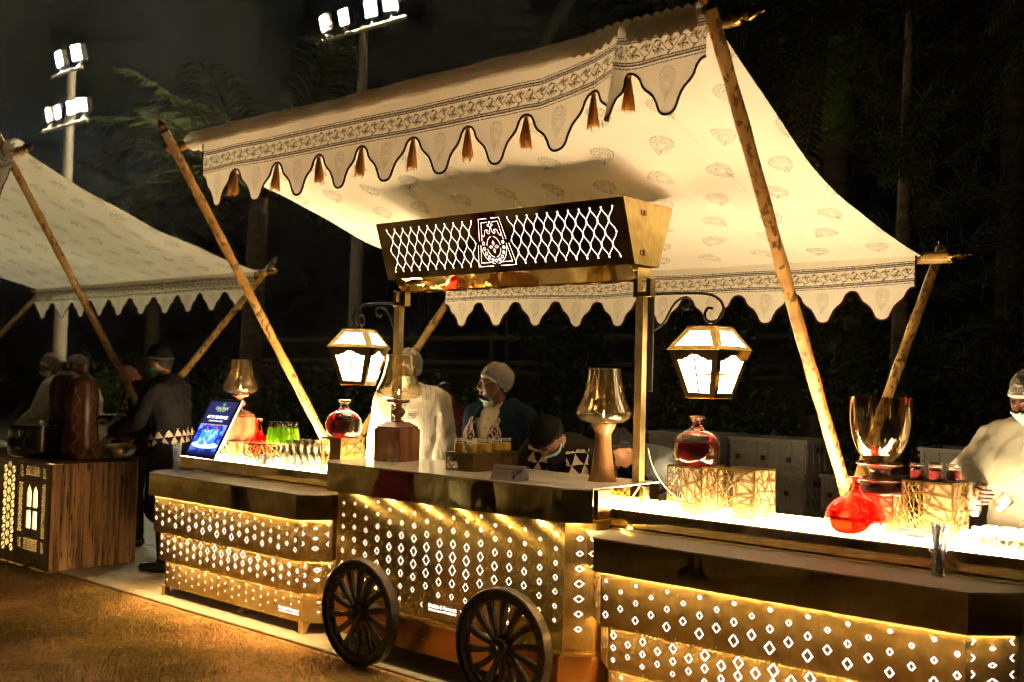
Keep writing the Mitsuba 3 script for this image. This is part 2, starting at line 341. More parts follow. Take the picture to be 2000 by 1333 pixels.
M['trunk'] = diffuse(proc(lambda p, n, uv: mix((0.07, 0.055, 0.04), (0.16, 0.13, 0.10), noise(p.x * 6, p.y * 6, p.z * 14))))
M['pole_paint'] = plastic((0.42, 0.36, 0.33), 0.5)
M['wall_plaster'] = diffuse(proc(lambda p, n, uv: mix((0.10, 0.085, 0.06), (0.22, 0.19, 0.15), fbm(p.x * 0.8, p.y * 0.8, p.z * 0.8, 4))))
M['rail_paint'] = diffuse((0.34, 0.30, 0.24))
# people
M['skin_dark'] = plastic(proc(lambda p, n, uv: mix((0.125, 0.052, 0.026), (0.19, 0.082, 0.042), fbm(p.x * 22, p.y * 22, p.z * 22, 2))), 0.42, 0.4)
M['skin_mid'] = plastic(proc(lambda p, n, uv: mix((0.25, 0.115, 0.06), (0.34, 0.165, 0.09), fbm(p.x * 22, p.y * 22, p.z * 22, 2))), 0.42, 0.4)
M['hair'] = plastic((0.010, 0.008, 0.007), 0.6, 0.2)
M['lip'] = plastic((0.14, 0.05, 0.035), 0.4)
M['eye_white'] = plastic((0.42, 0.38, 0.33), 0.3)
M['black_cloth'] = diffuse((0.014, 0.013, 0.013))
M['brown_cloth'] = diffuse((0.035, 0.028, 0.022))
M['navy_cloth'] = diffuse((0.014, 0.024, 0.040))
M['maroon_cloth'] = diffuse((0.045, 0.010, 0.012))
M['grey_blue_cloth'] = diffuse((0.14, 0.155, 0.16))
M['white_cloth'] = diffuse((0.50, 0.46, 0.38))
M['shirt_white'] = diffuse((0.66, 0.60, 0.46))
M['trouser_dark'] = diffuse((0.018, 0.016, 0.015))
M['mask_blue'] = diffuse((0.42, 0.58, 0.58))
M['mask_green'] = diffuse((0.20, 0.46, 0.36))
M['cord_white'] = diffuse((0.62, 0.52, 0.48))
M['horse_brown'] = diffuse((0.10, 0.028, 0.028))
def net_op(p, n, uv):
    f = fbm(p.x * 25, p.y * 25, p.z * 60, 2); g = dr.sin(fbm(p.x * 14, p.y * 14, p.z * 14, 2) * 60)
    return 0.12 + 0.20 * smoothstep(0.3, 1.0, g) + 0.12 * f
M['hairnet'] = {'type': 'blendbsdf', 'weight': proc(net_op), 'a': {'type': 'null'}, 'b': diffuse((0.72, 0.68, 0.58))}
M['net_band'] = diffuse((0.62, 0.58, 0.50))
def tri_col(p, n, uv):
    u, v = mi.Float(uv.x), mi.Float(uv.y)
    h = 0.058; r = dr.floor(v / h); t = v / h - r
    x = u / 0.066 + 0.5 * (r - 2 * dr.floor(r / 2)); x = x - dr.floor(x)
    inside = dr.abs(x - 0.5) * 2 < (1 - t)
    return dr.select(inside, mi.Color3f(0.58, 0.47, 0.38), mi.Color3f(0.012, 0.011, 0.011))
M['triangle_print'] = diffuse(proc(tri_col))
def blue_screen(p, n, uv):
    u, v = mi.Float(uv.x), mi.Float(uv.y)
    f = fbm(u * 9, v * 14, 0, 3)
    base = mix((0.010, 0.012, 0.06), (0.03, 0.035, 0.16), v)
    pic = mix((0.02, 0.06, 0.75), (0.30, 0.55, 2.3), smoothstep(0.35, 0.75, f))
    pic = mix((0.01, 0.01, 0.10), pic, smoothstep(0.02, 0.25, v))
    pl = 1 - smoothstep(0.9, 1.0, dr.sqrt(dr.square((u - 0.5) / 0.46) + dr.square((v - 0.20) / 0.065)))
    pic = mix(pic, (1.5, 2.1, 2.3), pl * (0.5 + 0.5 * noise(u * 30, v * 50)))
    for cx, cy in ((0.34, 0.33), (0.64, 0.35)):
        w = 0.125 + 0.08 * (v - cy)
        gl = (1 - smoothstep(w - 0.01, w + 0.01, dr.abs(u - cx))) * (1 - smoothstep(0.125, 0.135, dr.abs(v - cy)))
        pic = mix(pic, mix((0.10, 0.42, 1.5), (0.55, 1.6, 2.4), smoothstep(0.35, 0.7, fbm(u * 16, v * 22, 4, 2))), gl)
        t = (v - cy - 0.10) / 0.11
        st = (1 - smoothstep(0.03, 0.045, dr.abs(u - cx - 0.03 + 0.05 * t) + 0.06 * dr.maximum(t, 0) * dr.maximum(t, 0) * 0.5)) * smoothstep(0, 0.05, t) * (1 - smoothstep(0.95, 1.0, t))
        pic = mix(pic, (0.75, 0.22, 0.20), st)
    col = dr.select(v < 0.555, pic, base)
    col = dr.select((v > 0.555) & (v < 0.568), mi.Color3f(0.9, 0.55, 0.25), col)
    edge = (u < 0.045) | (u > 0.955) | (v < 0.03) | (v > 0.975)
    return dr.select(edge, mi.Color3f(0.004), col) * K_EXP
for k, v in M.items():
    scene['mat_' + k] = v
# ------------------------------------------------------------------ ground
one('lawn', grid(lambda u, v: np.stack([u, v, 0.012 * (meshkit.fbm(np.stack([u * 1.3, v * 1.3, u * 0], -1), 3) - 0.5) + 0 * u], -1), np.r_[-80, np.linspace(-14, 4, 90), 40], np.r_[-40, np.linspace(-4, 4.04, 60)])[0], 'lawn',
    'worn brown lawn in front of the stalls', 'lawn', kind='structure', smooth=True)
one('ground', rect((-120, 4.05, -0.03), (200, 0, 0), (0, 160, 0)), 'wall_plaster', 'dark bare ground behind the stalls', 'ground', kind='structure')
pv = thing('pavement', 'pale concrete paving strip under the stalls', 'pavement', kind='structure')
for i, x in enumerate(np.arange(-15.0, 1.0, 1.45)):
    for j, y in enumerate((4.045, 5.25, 6.45)):
        put(pv, 'slab', bx(x, x + 1.444, y, y + 1.194, -0.08, 0.012 + 0.002 * rng.random(), 0.006), 'slab')

# ------------------------------------------------------------------ canopies
_dt = np.array([0, .04, .08, .11, .14, .165, .20, .25, .30, .335, .35, .365, .385, .41, .44, .47, .5])
_dd = np.array([1, .99, .96, .90, .78, .66, .56, .47, .40, .34, .28, .20, .13, .07, .03, .01, 0])
from scipy.interpolate import PchipInterpolator
_lobe = PchipInterpolator(_dt, _dd)
def vdepth(u, hn=0.205, ht=0.41):
    t = np.abs(u / PITCH - np.floor(u / PITCH) - 0.5)
    return hn + (ht - hn) * _lobe(np.clip(t, 0, .5))

def lob_us(n, k=26):
    return np.unique(np.round(np.linspace(0, n * PITCH, n * k + 1), 6))

def finial(p, d, r=0.03, s=1.0):
    prof = [(0.001, 0.10), (0.008, 0.088), (0.005, 0.075), (0.016, 0.066), (0.027, 0.045), (0.022, 0.026), (0.012, 0.016), (0.026, 0.010), (0.031, 0.0), (0.031, -0.012), (0.001, -0.014)]
    m = lathe(np.array(prof) * s, 18); m.apply_transform(trimesh.geometry.align_vectors([0, 0, 1], d)); m.apply_translation(p); return m

def bamboo(a, b, r0, r1, seed):
    g = np.random.default_rng(seed); n = 40
    t = np.linspace(0, 1, n)[:, None]; a, b = np.asarray(a, float), np.asarray(b, float)
    p = a + (b - a) * t; L = np.linalg.norm(b - a)
    side = np.cross(b - a, [0.3, 1, 0.2]); side /= np.linalg.norm(side)
    p = p + side * (0.012 * np.sin(t * 5 + g.random() * 6))
    r = r0 + (r1 - r0) * t[:, 0] + 0.0018 * np.sin(t[:, 0] * L * 2 * np.pi / 0.33) + 0.0008 * g.standard_normal(n)
    return tube(p, r, 14)

def tassel(p, g, s=1.0):
    p = np.asarray(p); ms = []
    sw = g.uniform(-0.02, 0.02, 2)
    core = lathe([(0.001, -0.150), (0.022, -0.148), (0.020, -0.10), (0.013, -0.045), (0.010, -0.022), (0.001, -0.02)], 12)
    ms.append(core)
    for k in range(44):
        a = g.uniform(0, 2 * np.pi); rr = g.uniform(0.6, 1.0); L = g.uniform(0.135, 0.172)
        q = [np.array([0.008 * np.cos(a), 0.008 * np.sin(a), -0.018])]
        for f in (0.35, 0.7, 1.0):
            r = (0.010 + 0.022 * f) * rr
            q.append(np.array([r * np.cos(a), r * np.sin(a), -0.018 - (L - 0.018) * f]))
        q = np.array(q); q[1:, 0] += sw[0] * np.array([.2, .6, 1]) ; q[1:, 1] += sw[1] * np.array([.2, .6, 1])
        ms.append(tube(q, np.array([0.002, 0.0022, 0.002, 0.0012]), 3, False))
    ms.append(ball((0, 0, -0.012), 0.012, 1)); ms.append(tube([(0, 0, 0.002), (0, 0, -0.01)], 0.003, 4))
    m = cat_(ms); m.apply_scale(s); m.apply_translation(p); return m

def canopy(label, x0, x1, yf, zf, yb, zb, poles, seed, front_off, ext=0.0):
    K = thing('market_canopy', label, 'canopy', 'block printed canopies over the two stalls')
    g = np.random.default_rng(seed)
    W = x1 - x0
    # roof cloth
    L = math.hypot(yb - yf, zb - zf)
    def roof(u, v):
        s = v / L; e = np.abs(2 * u / W - 1) ** 4 * np.sin(np.pi * s)
        x = x0 + u - 0.07 * e * np.sign(u - W / 2) + ext * (u / W) * (1 - s)
        nz = meshkit.fbm(np.stack([u * 2.6 + seed, v * 0.55, u * 0], -1), 3) - 0.5
        nz2 = meshkit.fbm(np.stack([u * 7 + v * 1.2, v * 0.7, u * 0 + 4], -1), 2) - 0.5
        edge = np.exp(-np.minimum(u, W - u) / 0.5)
        env = np.sin(np.pi * np.clip(s, 0.0, 1)) ** 0.5
        z = zf - 0.005 + (zb - zf) * s - 0.062 * np.sin(np.pi * s) + (0.105 * nz + 0.034 * nz2 * (0.6 + edge)) * env
        y = yf + 0.045 + (yb - yf - 0.045) * s
        return np.stack([x, y, z], -1)
    m, uv = grid(roof, np.linspace(0.02, W - 0.02, 120), np.linspace(0, L, 70))
    put(K, 'roof_cloth', m, 'roof_cloth', True, uv)
    # ridge roll
    def roll(u, a):
        end = np.clip((u - (W - 0.75)) / 0.35, 0, 1)
        rid = end * 0.010 * np.sin(u * 2 * np.pi / 0.052 + np.sin(a * 2) * 1.4) + 0.006 * (1 - end) * (meshkit.noise(np.stack([u * 9 + a * 2, a * 1.5, u * 0], -1)) - 0.5) * 2
        r = 0.058 + rid + 0.012 * end + 0.004 * np.sin(u * 3)
        return np.stack([x0 + 0.10 + u * (W + ext - 0.16) / W, yf + r * np.cos(a) * 1.0, zf + r * np.sin(a) + 0.02 * end], -1)
    m, uv = grid(roll, np.linspace(0, W, 300), np.linspace(0.35 - 2 * np.pi, 0.35, 22))
    m.invert(); put(K, 'ridge_roll', m, 'plain_cloth', True)
    # front valance
    n = 10
    U9 = 8 * PITCH
    def Xv(u):
        q = (W + ext - front_off) / 3.59
        return np.interp(u, [0, U9, U9 + 0.14, U9 + PITCH, n * PITCH], [x0 + front_off, x0 + front_off + U9 * q, x0 + front_off + (U9 + 0.14) * q, x0 + front_off + (U9 + 0.19) * q, x1 + ext - 0.02])
    def fval(u, w):
        d = vdepth(u); v = d * w
        zo = np.interp(u, [0, U9 - 0.3, U9 + 0.2, n * PITCH], [0, 0, 0.085, 0.105])
        fold = np.interp(u, [U9, U9 + 0.12, U9 + 0.2, U9 + 0.30, U9 + PITCH + 0.05], [0, 0.045, 0.10, 0.03, 0.0]) * np.where((u > U9) & (u < U9 + PITCH + 0.05), 1, 0)
        wav = 0.010 * np.sin(u * 5.1 + seed) * w + 0.016 * (meshkit.fbm(np.stack([u * 3.3, v * 1.5, u * 0 + seed], -1), 2) - 0.5) * (0.3 + w)
        dz = 0.010 * (meshkit.fbm(np.stack([u * 2.4, u * 0, u * 0 + 9 + seed], -1), 3) - 0.5)
        return np.stack([Xv(u) , yf - 0.045 + wav - fold * (0.4 + w), zf - 0.050 - v + zo + dz], -1)
    us = lob_us(n); ws = np.linspace(0, 1, 12)
    m, uv = grid(fval, us, ws); uv = np.stack([uv[:, 0], uv[:, 1] * vdepth(uv[:, 0])], 1)
    fv = put(K, 'front_valance', m, 'valance_cloth', True, uv)
    put(fv, 'piping', tube(np.vstack([fval(us[:1], ws[k:k + 1]) for k in range(11)] + [fval(us, us * 0 + 1.0)]), 0.0055, 6), 'piping', 40)
    if True:
        for k in range(1, n):
            u = np.array([k * PITCH]); p = fval(u, np.array([1.0]))[0]
            put(fv, 'tassel', tassel(p + [0, 0.0, -0.002], g), 'tassel', 50)
    # back valance
    wb = (x1 - x0 - 0.05) / (n * PITCH)
    def bval(u, w):
        v = vdepth(u, 0.20, 0.385) * w
        wav = 0.014 * np.sin(u * 3.7 + seed) * w + 0.02 * (meshkit.fbm(np.stack([u * 3.1, v * 1.2, u * 0 + seed + 3], -1), 2) - 0.5) * (0.4 + w)
        dz = 0.03 * (meshkit.fbm(np.stack([u * 1.3, u * 0, u * 0 + 19 + seed], -1), 2) - 0.5)
        return np.stack([x0 + 0.0 + u * wb, yb - 0.05 + wav, zb + 0.010 - v + dz], -1)
    m, uv = grid(bval, us, ws); uv = np.stack([uv[:, 0], uv[:, 1] * vdepth(uv[:, 0], 0.2, 0.385) * 1.065], 1)
    bv = put(K, 'back_valance', m, 'valance_back', True, uv)
    put(bv, 'piping', tube(np.vstack([bval(us, us * 0 + 1.0)] + [bval(us[-1:], ws[k:k + 1]) for k in range(10, -1, -1)]), 0.0055, 6), 'piping', 40)
    # bars and poles
    for nm, y, z, xa, xb, r in (('front_bar', yf, zf, x0 - 0.16, x1 + ext + 0.10, 0.030), ('back_bar', yb, zb, x0 - 0.13, x1 + 0.14, 0.034)):
        b = put(K, nm, bamboo((xa, y, z), (xb, y, z), r, r, seed + int(y * 7)), 'bamboo', 40)
        put(b, 'finial', finial((xa, y, z), [-1, 0, 0], s=1.15), 'finial', 40); put(b, 'finial', finial((xb, y, z), [1, 0, 0], s=1.15), 'finial', 40)
    for i, (x, y0, y1, z1) in enumerate(poles):
        a, b = np.array([x, y0, 0.0]), np.array([x, y1, z1])
        q = put(K, 'pole', bamboo(a, b, 0.033, 0.029, seed + i), 'bamboo', 40)
        put(q, 'finial', finial(b, (b - a) / np.linalg.norm(b - a)), 'finial', 40)
    return K

canopy('cream block printed canopy with gold tassels over the lit brass bar', -5.97, -2.09, 3.67, 3.12, 6.18, 2.43,
       [(-5.975, 5.73, 3.53, 3.17), (-2.09, 5.88, 3.60, 3.15), (-2.09, 4.15, 6.40, 2.50), (-5.975, 4.24, 6.36, 2.50)], 3, 0.29)
canopy('smaller looking cream canopy over the wooden crate bar further left', -13.26, -8.54, 3.68, 3.38, 6.16, 2.64,
       [(-8.54, 5.70, 3.55, 3.53), (-8.54, 3.95, 6.28, 2.74), (-13.26, 5.70, 3.55, 3.53), (-13.26, 3.95, 6.28, 2.74)], 11, 0.36, 0.19)

# ------------------------------------------------------------------ brass tables and cart
def dia(cx, cz, h, w, t, gap=0.0016):
    o = Polygon([(cx, cz - h), (cx + w, cz), (cx, cz + h), (cx - w, cz)]); f = 1 - t / (h * w / math.hypot(h, w))
    i = affinity.scale(o, f, f, origin=(cx, cz))
    return o.difference(i).difference(sbox(cx - gap, cz - 2 * h, cx + gap, cz + 2 * h))
def chev(cx, cz, h, d, t):
    return LineString([(cx - d * h * 0.5, cz + h), (cx + d * h * 0.5, cz), (cx - d * h * 0.5, cz - h)]).buffer(t / 2, cap_style=2, join_style=2)
def scallop(w, pitch=0.022, r=0.0105):
    n = max(2, int(round(w / pitch))); p = w / n
    return unary_union([Point((k + 0.5) * p, 0).buffer(r, 6) for k in range(n)])
def leds(path, z, pitch=0.0167, s=0.0042):
    v, f = [], []
    for (a, b) in zip(path[:-1], path[1:]):
        a, b = np.array(a), np.array(b); L = np.linalg.norm(b - a); d = (b - a) / L; n = np.array([-d[1], d[0]])
        for q in np.arange(pitch / 2, L, pitch):
            c = a + d * q; k = len(v)
            for su, sv in ((-1, -1), (-1, 1), (1, 1), (1, -1)):
                w = c + d * su * s + n * sv * s; v.append([w[0], w[1], z])
            f += [[k, k + 1, k + 2], [k, k + 2, k + 3]]
    m = trimesh.Trimesh(v, f, process=False)
    if m.face_normals[0, 2] > 0: m.invert()
    return m
def plan(x0, x1, y, c, yb):
    return [(x0 - c, yb), (x0 - c, y + c), (x0, y), (x1, y), (x1 + c, y + c), (x1 + c, yb)]
def prism(pts, z0, z1):
    m = trimesh.creation.extrude_polygon(Polygon(pts), z1 - z0, engine='earcut'); m.apply_translation((0, 0, z0)); return m
def ring(pts, inset, z0, z1):
    P = Polygon(pts); m = trimesh.creation.extrude_polygon(P.difference(P.buffer(-inset, join_style=2)), z1 - z0, engine='earcut'); m.apply_translation((0, 0, z0)); return m

YF = 4.07
def table(label, xc, write):
    K = thing('brass_bar_table', label, 'table', 'lit brass tables either side of the wheeled cart')
    hw, ch, yb = 0.8575, 0.15, 4.95
    P = plan(xc - hw, xc + hw, YF, ch, yb)
    put(K, 'counter_band', [ring(P, 0.012, 0.742, 0.894)] , 'brass_mirror')
    put(K, 'ledge_top', [prism(plan(xc - hw - 0.002, xc + hw + 0.002, YF - 0.003, ch, yb), 0.894, 0.902)], 'stone_top')
    put(K, 'band_soffit', [prism(plan(xc - hw + 0.014, xc + hw - 0.014, YF + 0.014, ch, yb - 0.02), 0.745, 0.755)], 'brass_plain')
    # raised platform with the glowing top
    a, b, y0, y1 = xc - 1.03, xc + 1.03, 4.40, 4.93
    put(K, 'platform', [plain(a, b, y0, y0 + 0.004, 0.914, 0.994), plain(a, a + 0.004, y0 + 0.004, y1, 0.914, 0.994), plain(b - 0.004, b, y0 + 0.004, y1, 0.914, 0.994), plain(a, b, y1, y1 + 0.004, 0.914, 0.994)], 'brass_mirror')
    put(K, 'platform_trim', [plain(a - 0.012, b + 0.012, y0 - 0.03, y0 + 0.02, 0.9025, 0.914)], 'brass_plain')
    put(K, 'top_frame', [bx(a - 0.002, b + 0.002, y0 - 0.003, y0 + 0.010, 0.9945, 1.000, 0.001), bx(a - 0.002, b + 0.002, y1 - 0.012, y1 + 0.006, 0.9945, 1.004, 0.001), bx(a - 0.002, a + 0.012, y0 + 0.011, y1 - 0.013, 0.9945, 1.000, 0.001), bx(b - 0.012, b + 0.002, y0 + 0.011, y1 - 0.013, 0.9945, 1.000, 0.001)], 'brass_plain')
    put(K, 'glowing_top', rect((a + 0.013, y0 + 0.011, 0.9985), (b - a - 0.026, 0, 0), (0, y1 - y0 - 0.024, 0)), 'acrylic', emitter=emit(TABLE_L, 6.0))
    # three stepped tiers
    for ti, (z0, z1, yy, dx) in enumerate(((0.487, 0.742, 4.11, 0.0), (0.277, 0.476, 4.15, 0.022), (0.085, 0.266, 4.19, 0.044))):
        xl, xr = xc - 0.838 + dx, xc + 0.838 - dx
        w, h = xr - xl, z1 - z0; c = 0.15
        out = unary_union([sbox(0, 0, w, h), scallop(w)])
        holes = []
        ncol = 20
        for i in range(ncol):
            cx = 0.030 + (w - 0.06) * i / (ncol - 1)
            cu = math.exp(-((cx / w - 0.5) / 0.33) ** 2)
            
            for j in range(3):
                rp = (0.0605 if write else 0.080, 0.058, 0.054)[ti]
                cz = h - (0.044, 0.040, 0.034)[ti] - rp * (j + (0.5 if i % 2 else 0.0))
                if cz < 0.024: continue
                zz = z0 + cz
                big = math.exp(-((zz - 0.48) / 0.155) ** 2)
                hh = 0.0125 + 0.0235 * big * (0.42 + 0.58 * cu)
                if write and ti == 2 and xl + cx > xc + 0.50 and zz < 0.165: continue
                holes.append(dia(cx, cz, hh, hh * 0.84, 0.0042 + 0.11 * hh))
        g = out.difference(unary_union(holes))
        m, uv = panel(g, (xl, yy, z0), X_, Z_)
        put(K, 'tier_panel', m, 'brass_brushed', False, uv)
        put(K, 'light_sheet', rect((xl + 0.005, yy + 0.010, z0 + 0.005), (w - 0.01, 0, 0), (0, 0, h - 0.01)), 'white_glow', emitter=emit(CUT_L, 0.05))
        s = math.sqrt(0.5); cw = c / s
        for sd in (0, 1):
            O, u = ((xr, yy, z0), np.array([s, s, 0])) if sd else ((xl - c, yy + c, z0), np.array([s, -s, 0]))
            hl = []
            for j in range(3):
                zz = z0 + h - 0.058 - 0.062 * j
                big = math.exp(-((zz - 0.47) / 0.17) ** 2); hh = 0.010 + 0.014 * big
                if h - 0.058 - 0.062 * j > 0.02: hl.append(dia(cw / 2, h - 0.058 - 0.062 * j, hh * 0.8, hh * 1.15, 0.0055))
                zc = h - 0.030 - 0.062 * j
                if zc > 0.03 and ti < 2:
                    hl.append(chev(cw * 0.14, zc, 0.014, 1, 0.0055)); hl.append(chev(cw * 0.86, zc, 0.014, -1, 0.0055))
            gg = unary_union([sbox(0, 0, cw, h), scallop(cw)]).difference(unary_union(hl))
            m, uv = panel(gg, O, u, Z_)
            put(K, 'corner_panel', m, 'brass_brushed', False, uv)
            nrm = np.cross(u, Z_)
            put(K, 'light_sheet', rect(np.array(O) - nrm * 0.010 + u * 0.012 + Z_ * 0.004, u * (cw - 0.024), Z_ * (h - 0.008)), 'white_glow', emitter=emit(CUT_L, 0.02))
        put(K, 'side_panel', plain(xr + c - 0.002, xr + c, yy + c, yb - 0.04, z0, z1), 'brass_sheet'); put(K, 'side_panel', plain(xl - c, xl - c + 0.002, yy + c, yb - 0.04, z0, z1), 'brass_sheet')
        if ti < 2:
            put(K, 'tier_soffit', prism(plan(xl + 0.02, xr - 0.02, yy + 0.014, c, yb - 0.06), z0 - 0.0004, z0 + 0.006), 'brass_plain')
        yl = yy - 0.020 if ti == 0 else yy - 0.020
        path = plan(xl, xr, yl, c + 0.0, yy + c)[1:5]
        put(K, 'led_strip', leds(path, z1 - 0.002 if ti == 0 else z1 + 0.006), 'white_glow', emitter=emit(LED_L, 1.2))
        # rivets along the lower edge
        rv = [ball((xl + w * k / 8, yy - 0.001, z0 + 0.006), (0.0035, 0.002, 0.0035), 1) for k in range(9)] + [ball(((xr if sd else xl) + (0.02 + 0.11 * k) * (1 if sd else -1), yy + 0.02 + 0.11 * k - 0.001, z0 + 0.006), 0.003, 1) for sd in (0, 1) for k in (0, 1)]
        put(K, 'rivet_row', rv, 'brass_plain', True, kind='stuff')
    put(K, 'base_plate', prism(plan(xc - 0.76, xc + 0.76, 4.21, 0.14, yb - 0.08), 0.079, 0.087), 'copper')
    for sx in (-1, 1):
        for y in (4.15, 4.80):
            t = trimesh.convex.convex_hull(np.array([[sx * a_ + xc, y + b_, z_] for z_, e in ((0.082, 0.055), (0.012, 0.032)) for a_ in (0.80 - e / 2 , 0.80 + e / 2 - 0.01 * 0) for b_ in (0.03, 0.03 + e)]))
            put(K, 'leg', t, 'brass_sheet')
    if write:
        for txt, hh, dz in (('Design & Concept', 0.0165, 0.052), ('3d Inspiration 9971330009', 0.0095, 0.034)):
            t = meshkit.text_mesh(txt, hh, 0.001, True); tw = t.bounds[1, 0]
            R = np.eye(4); R[:3, :3] = np.stack([X_, Z_, -Y_], 1); R[:3, 3] = (xc + 0.765 - (0.205 if hh > 0.012 else 0.203), 4.1885, 0.085 + dz)
            t.apply_scale([0.205 / tw, 1, 1]); t.apply_transform(R)
            put(K, 'lettering', t, 'white_glow', emitter=emit(CUT_L, 0.01))
    return K
table('left brass bar table with menu screen and green bottles on its glowing top', -6.062, True)
table('right brass bar table nearest the viewer with red bottle on its glowing top', -2.073, False)

def wheel(K, xc, y, r, seed):
    g = np.random.default_rng(seed)
    ang = np.linspace(0, 2 * np.pi, 65)
    def ringm(ro, ri, y0, y1, b=0.006):
        prof = np.array([(ri, y0 + b), (ri + b, y0), (ro - b, y0), (ro, y0 + b), (ro, y1 - b), (ro - b, y1), (ri + b, y1), (ri, y1 - b), (ri, y0 + b)])
        m = lathe(prof[::-1], 72); m.apply_transform(trimesh.transformations.rotation_matrix(np.pi / 2, [1, 0, 0])); m.fix_normals(); return m
    W = put(K, 'wheel', ringm(r, r - 0.018, -0.034, 0.034), 'wheel_black', 40)
    base = scene[W]
    def place(m):
        m.apply_translation((xc, y, r + 0.006)); return m
    scene[W] = mikit.ply(place(ringm(r, r - 0.018, -0.034, 0.034)), 'mat_wheel_black', smooth=40)
    put(W, 'felloe', place(ringm(r - 0.017, r - 0.062, -0.020, 0.020)), 'wheel_black', 40)
    hub = lathe([(0.001, -0.075), (0.028, -0.075), (0.030, -0.070), (0.030, -0.050), (0.052, -0.045), (0.055, -0.038), (0.055, 0.03), (0.03, 0.04), (0.03, 0.13), (0.001, 0.13)], 32)
    hub.apply_transform(trimesh.transformations.rotation_matrix(np.pi / 2, [1, 0, 0])); hub.apply_transform(np.diag([1, -1, 1, 1]) if False else np.eye(4))
    hub.vertices[:, 1] *= -1; hub.invert()
    put(W, 'hub', place(hub), 'wheel_black', 40)
    for k in range(14):
        a = 2 * np.pi * (k + 0.37) / 14
        rr = np.linspace(0.040, r - 0.055, 14); s = (rr - 0.04) / (r - 0.095)
        half = 0.0105 + 0.010 * s ** 2.2 + 0.003 * np.exp(-(s / 0.2) ** 2)
        bend = 0.012 * np.sin(s * np.pi) * 0.8
        top = np.stack([rr, bend + half], 1); bot = np.stack([rr, bend - half], 1)[::-1]
        m = trimesh.creation.extrude_polygon(Polygon(np.vstack([top, bot])), 0.028, engine='earcut'); m.apply_translation((0, 0, -0.014))
        m.apply_transform(trimesh.transformations.rotation_matrix(a, [0, 0, 1])); m.apply_transform(trimesh.transformations.rotation_matrix(np.pi / 2, [1, 0, 0]))
        put(W, 'spoke', place(m), 'wheel_black', 40)

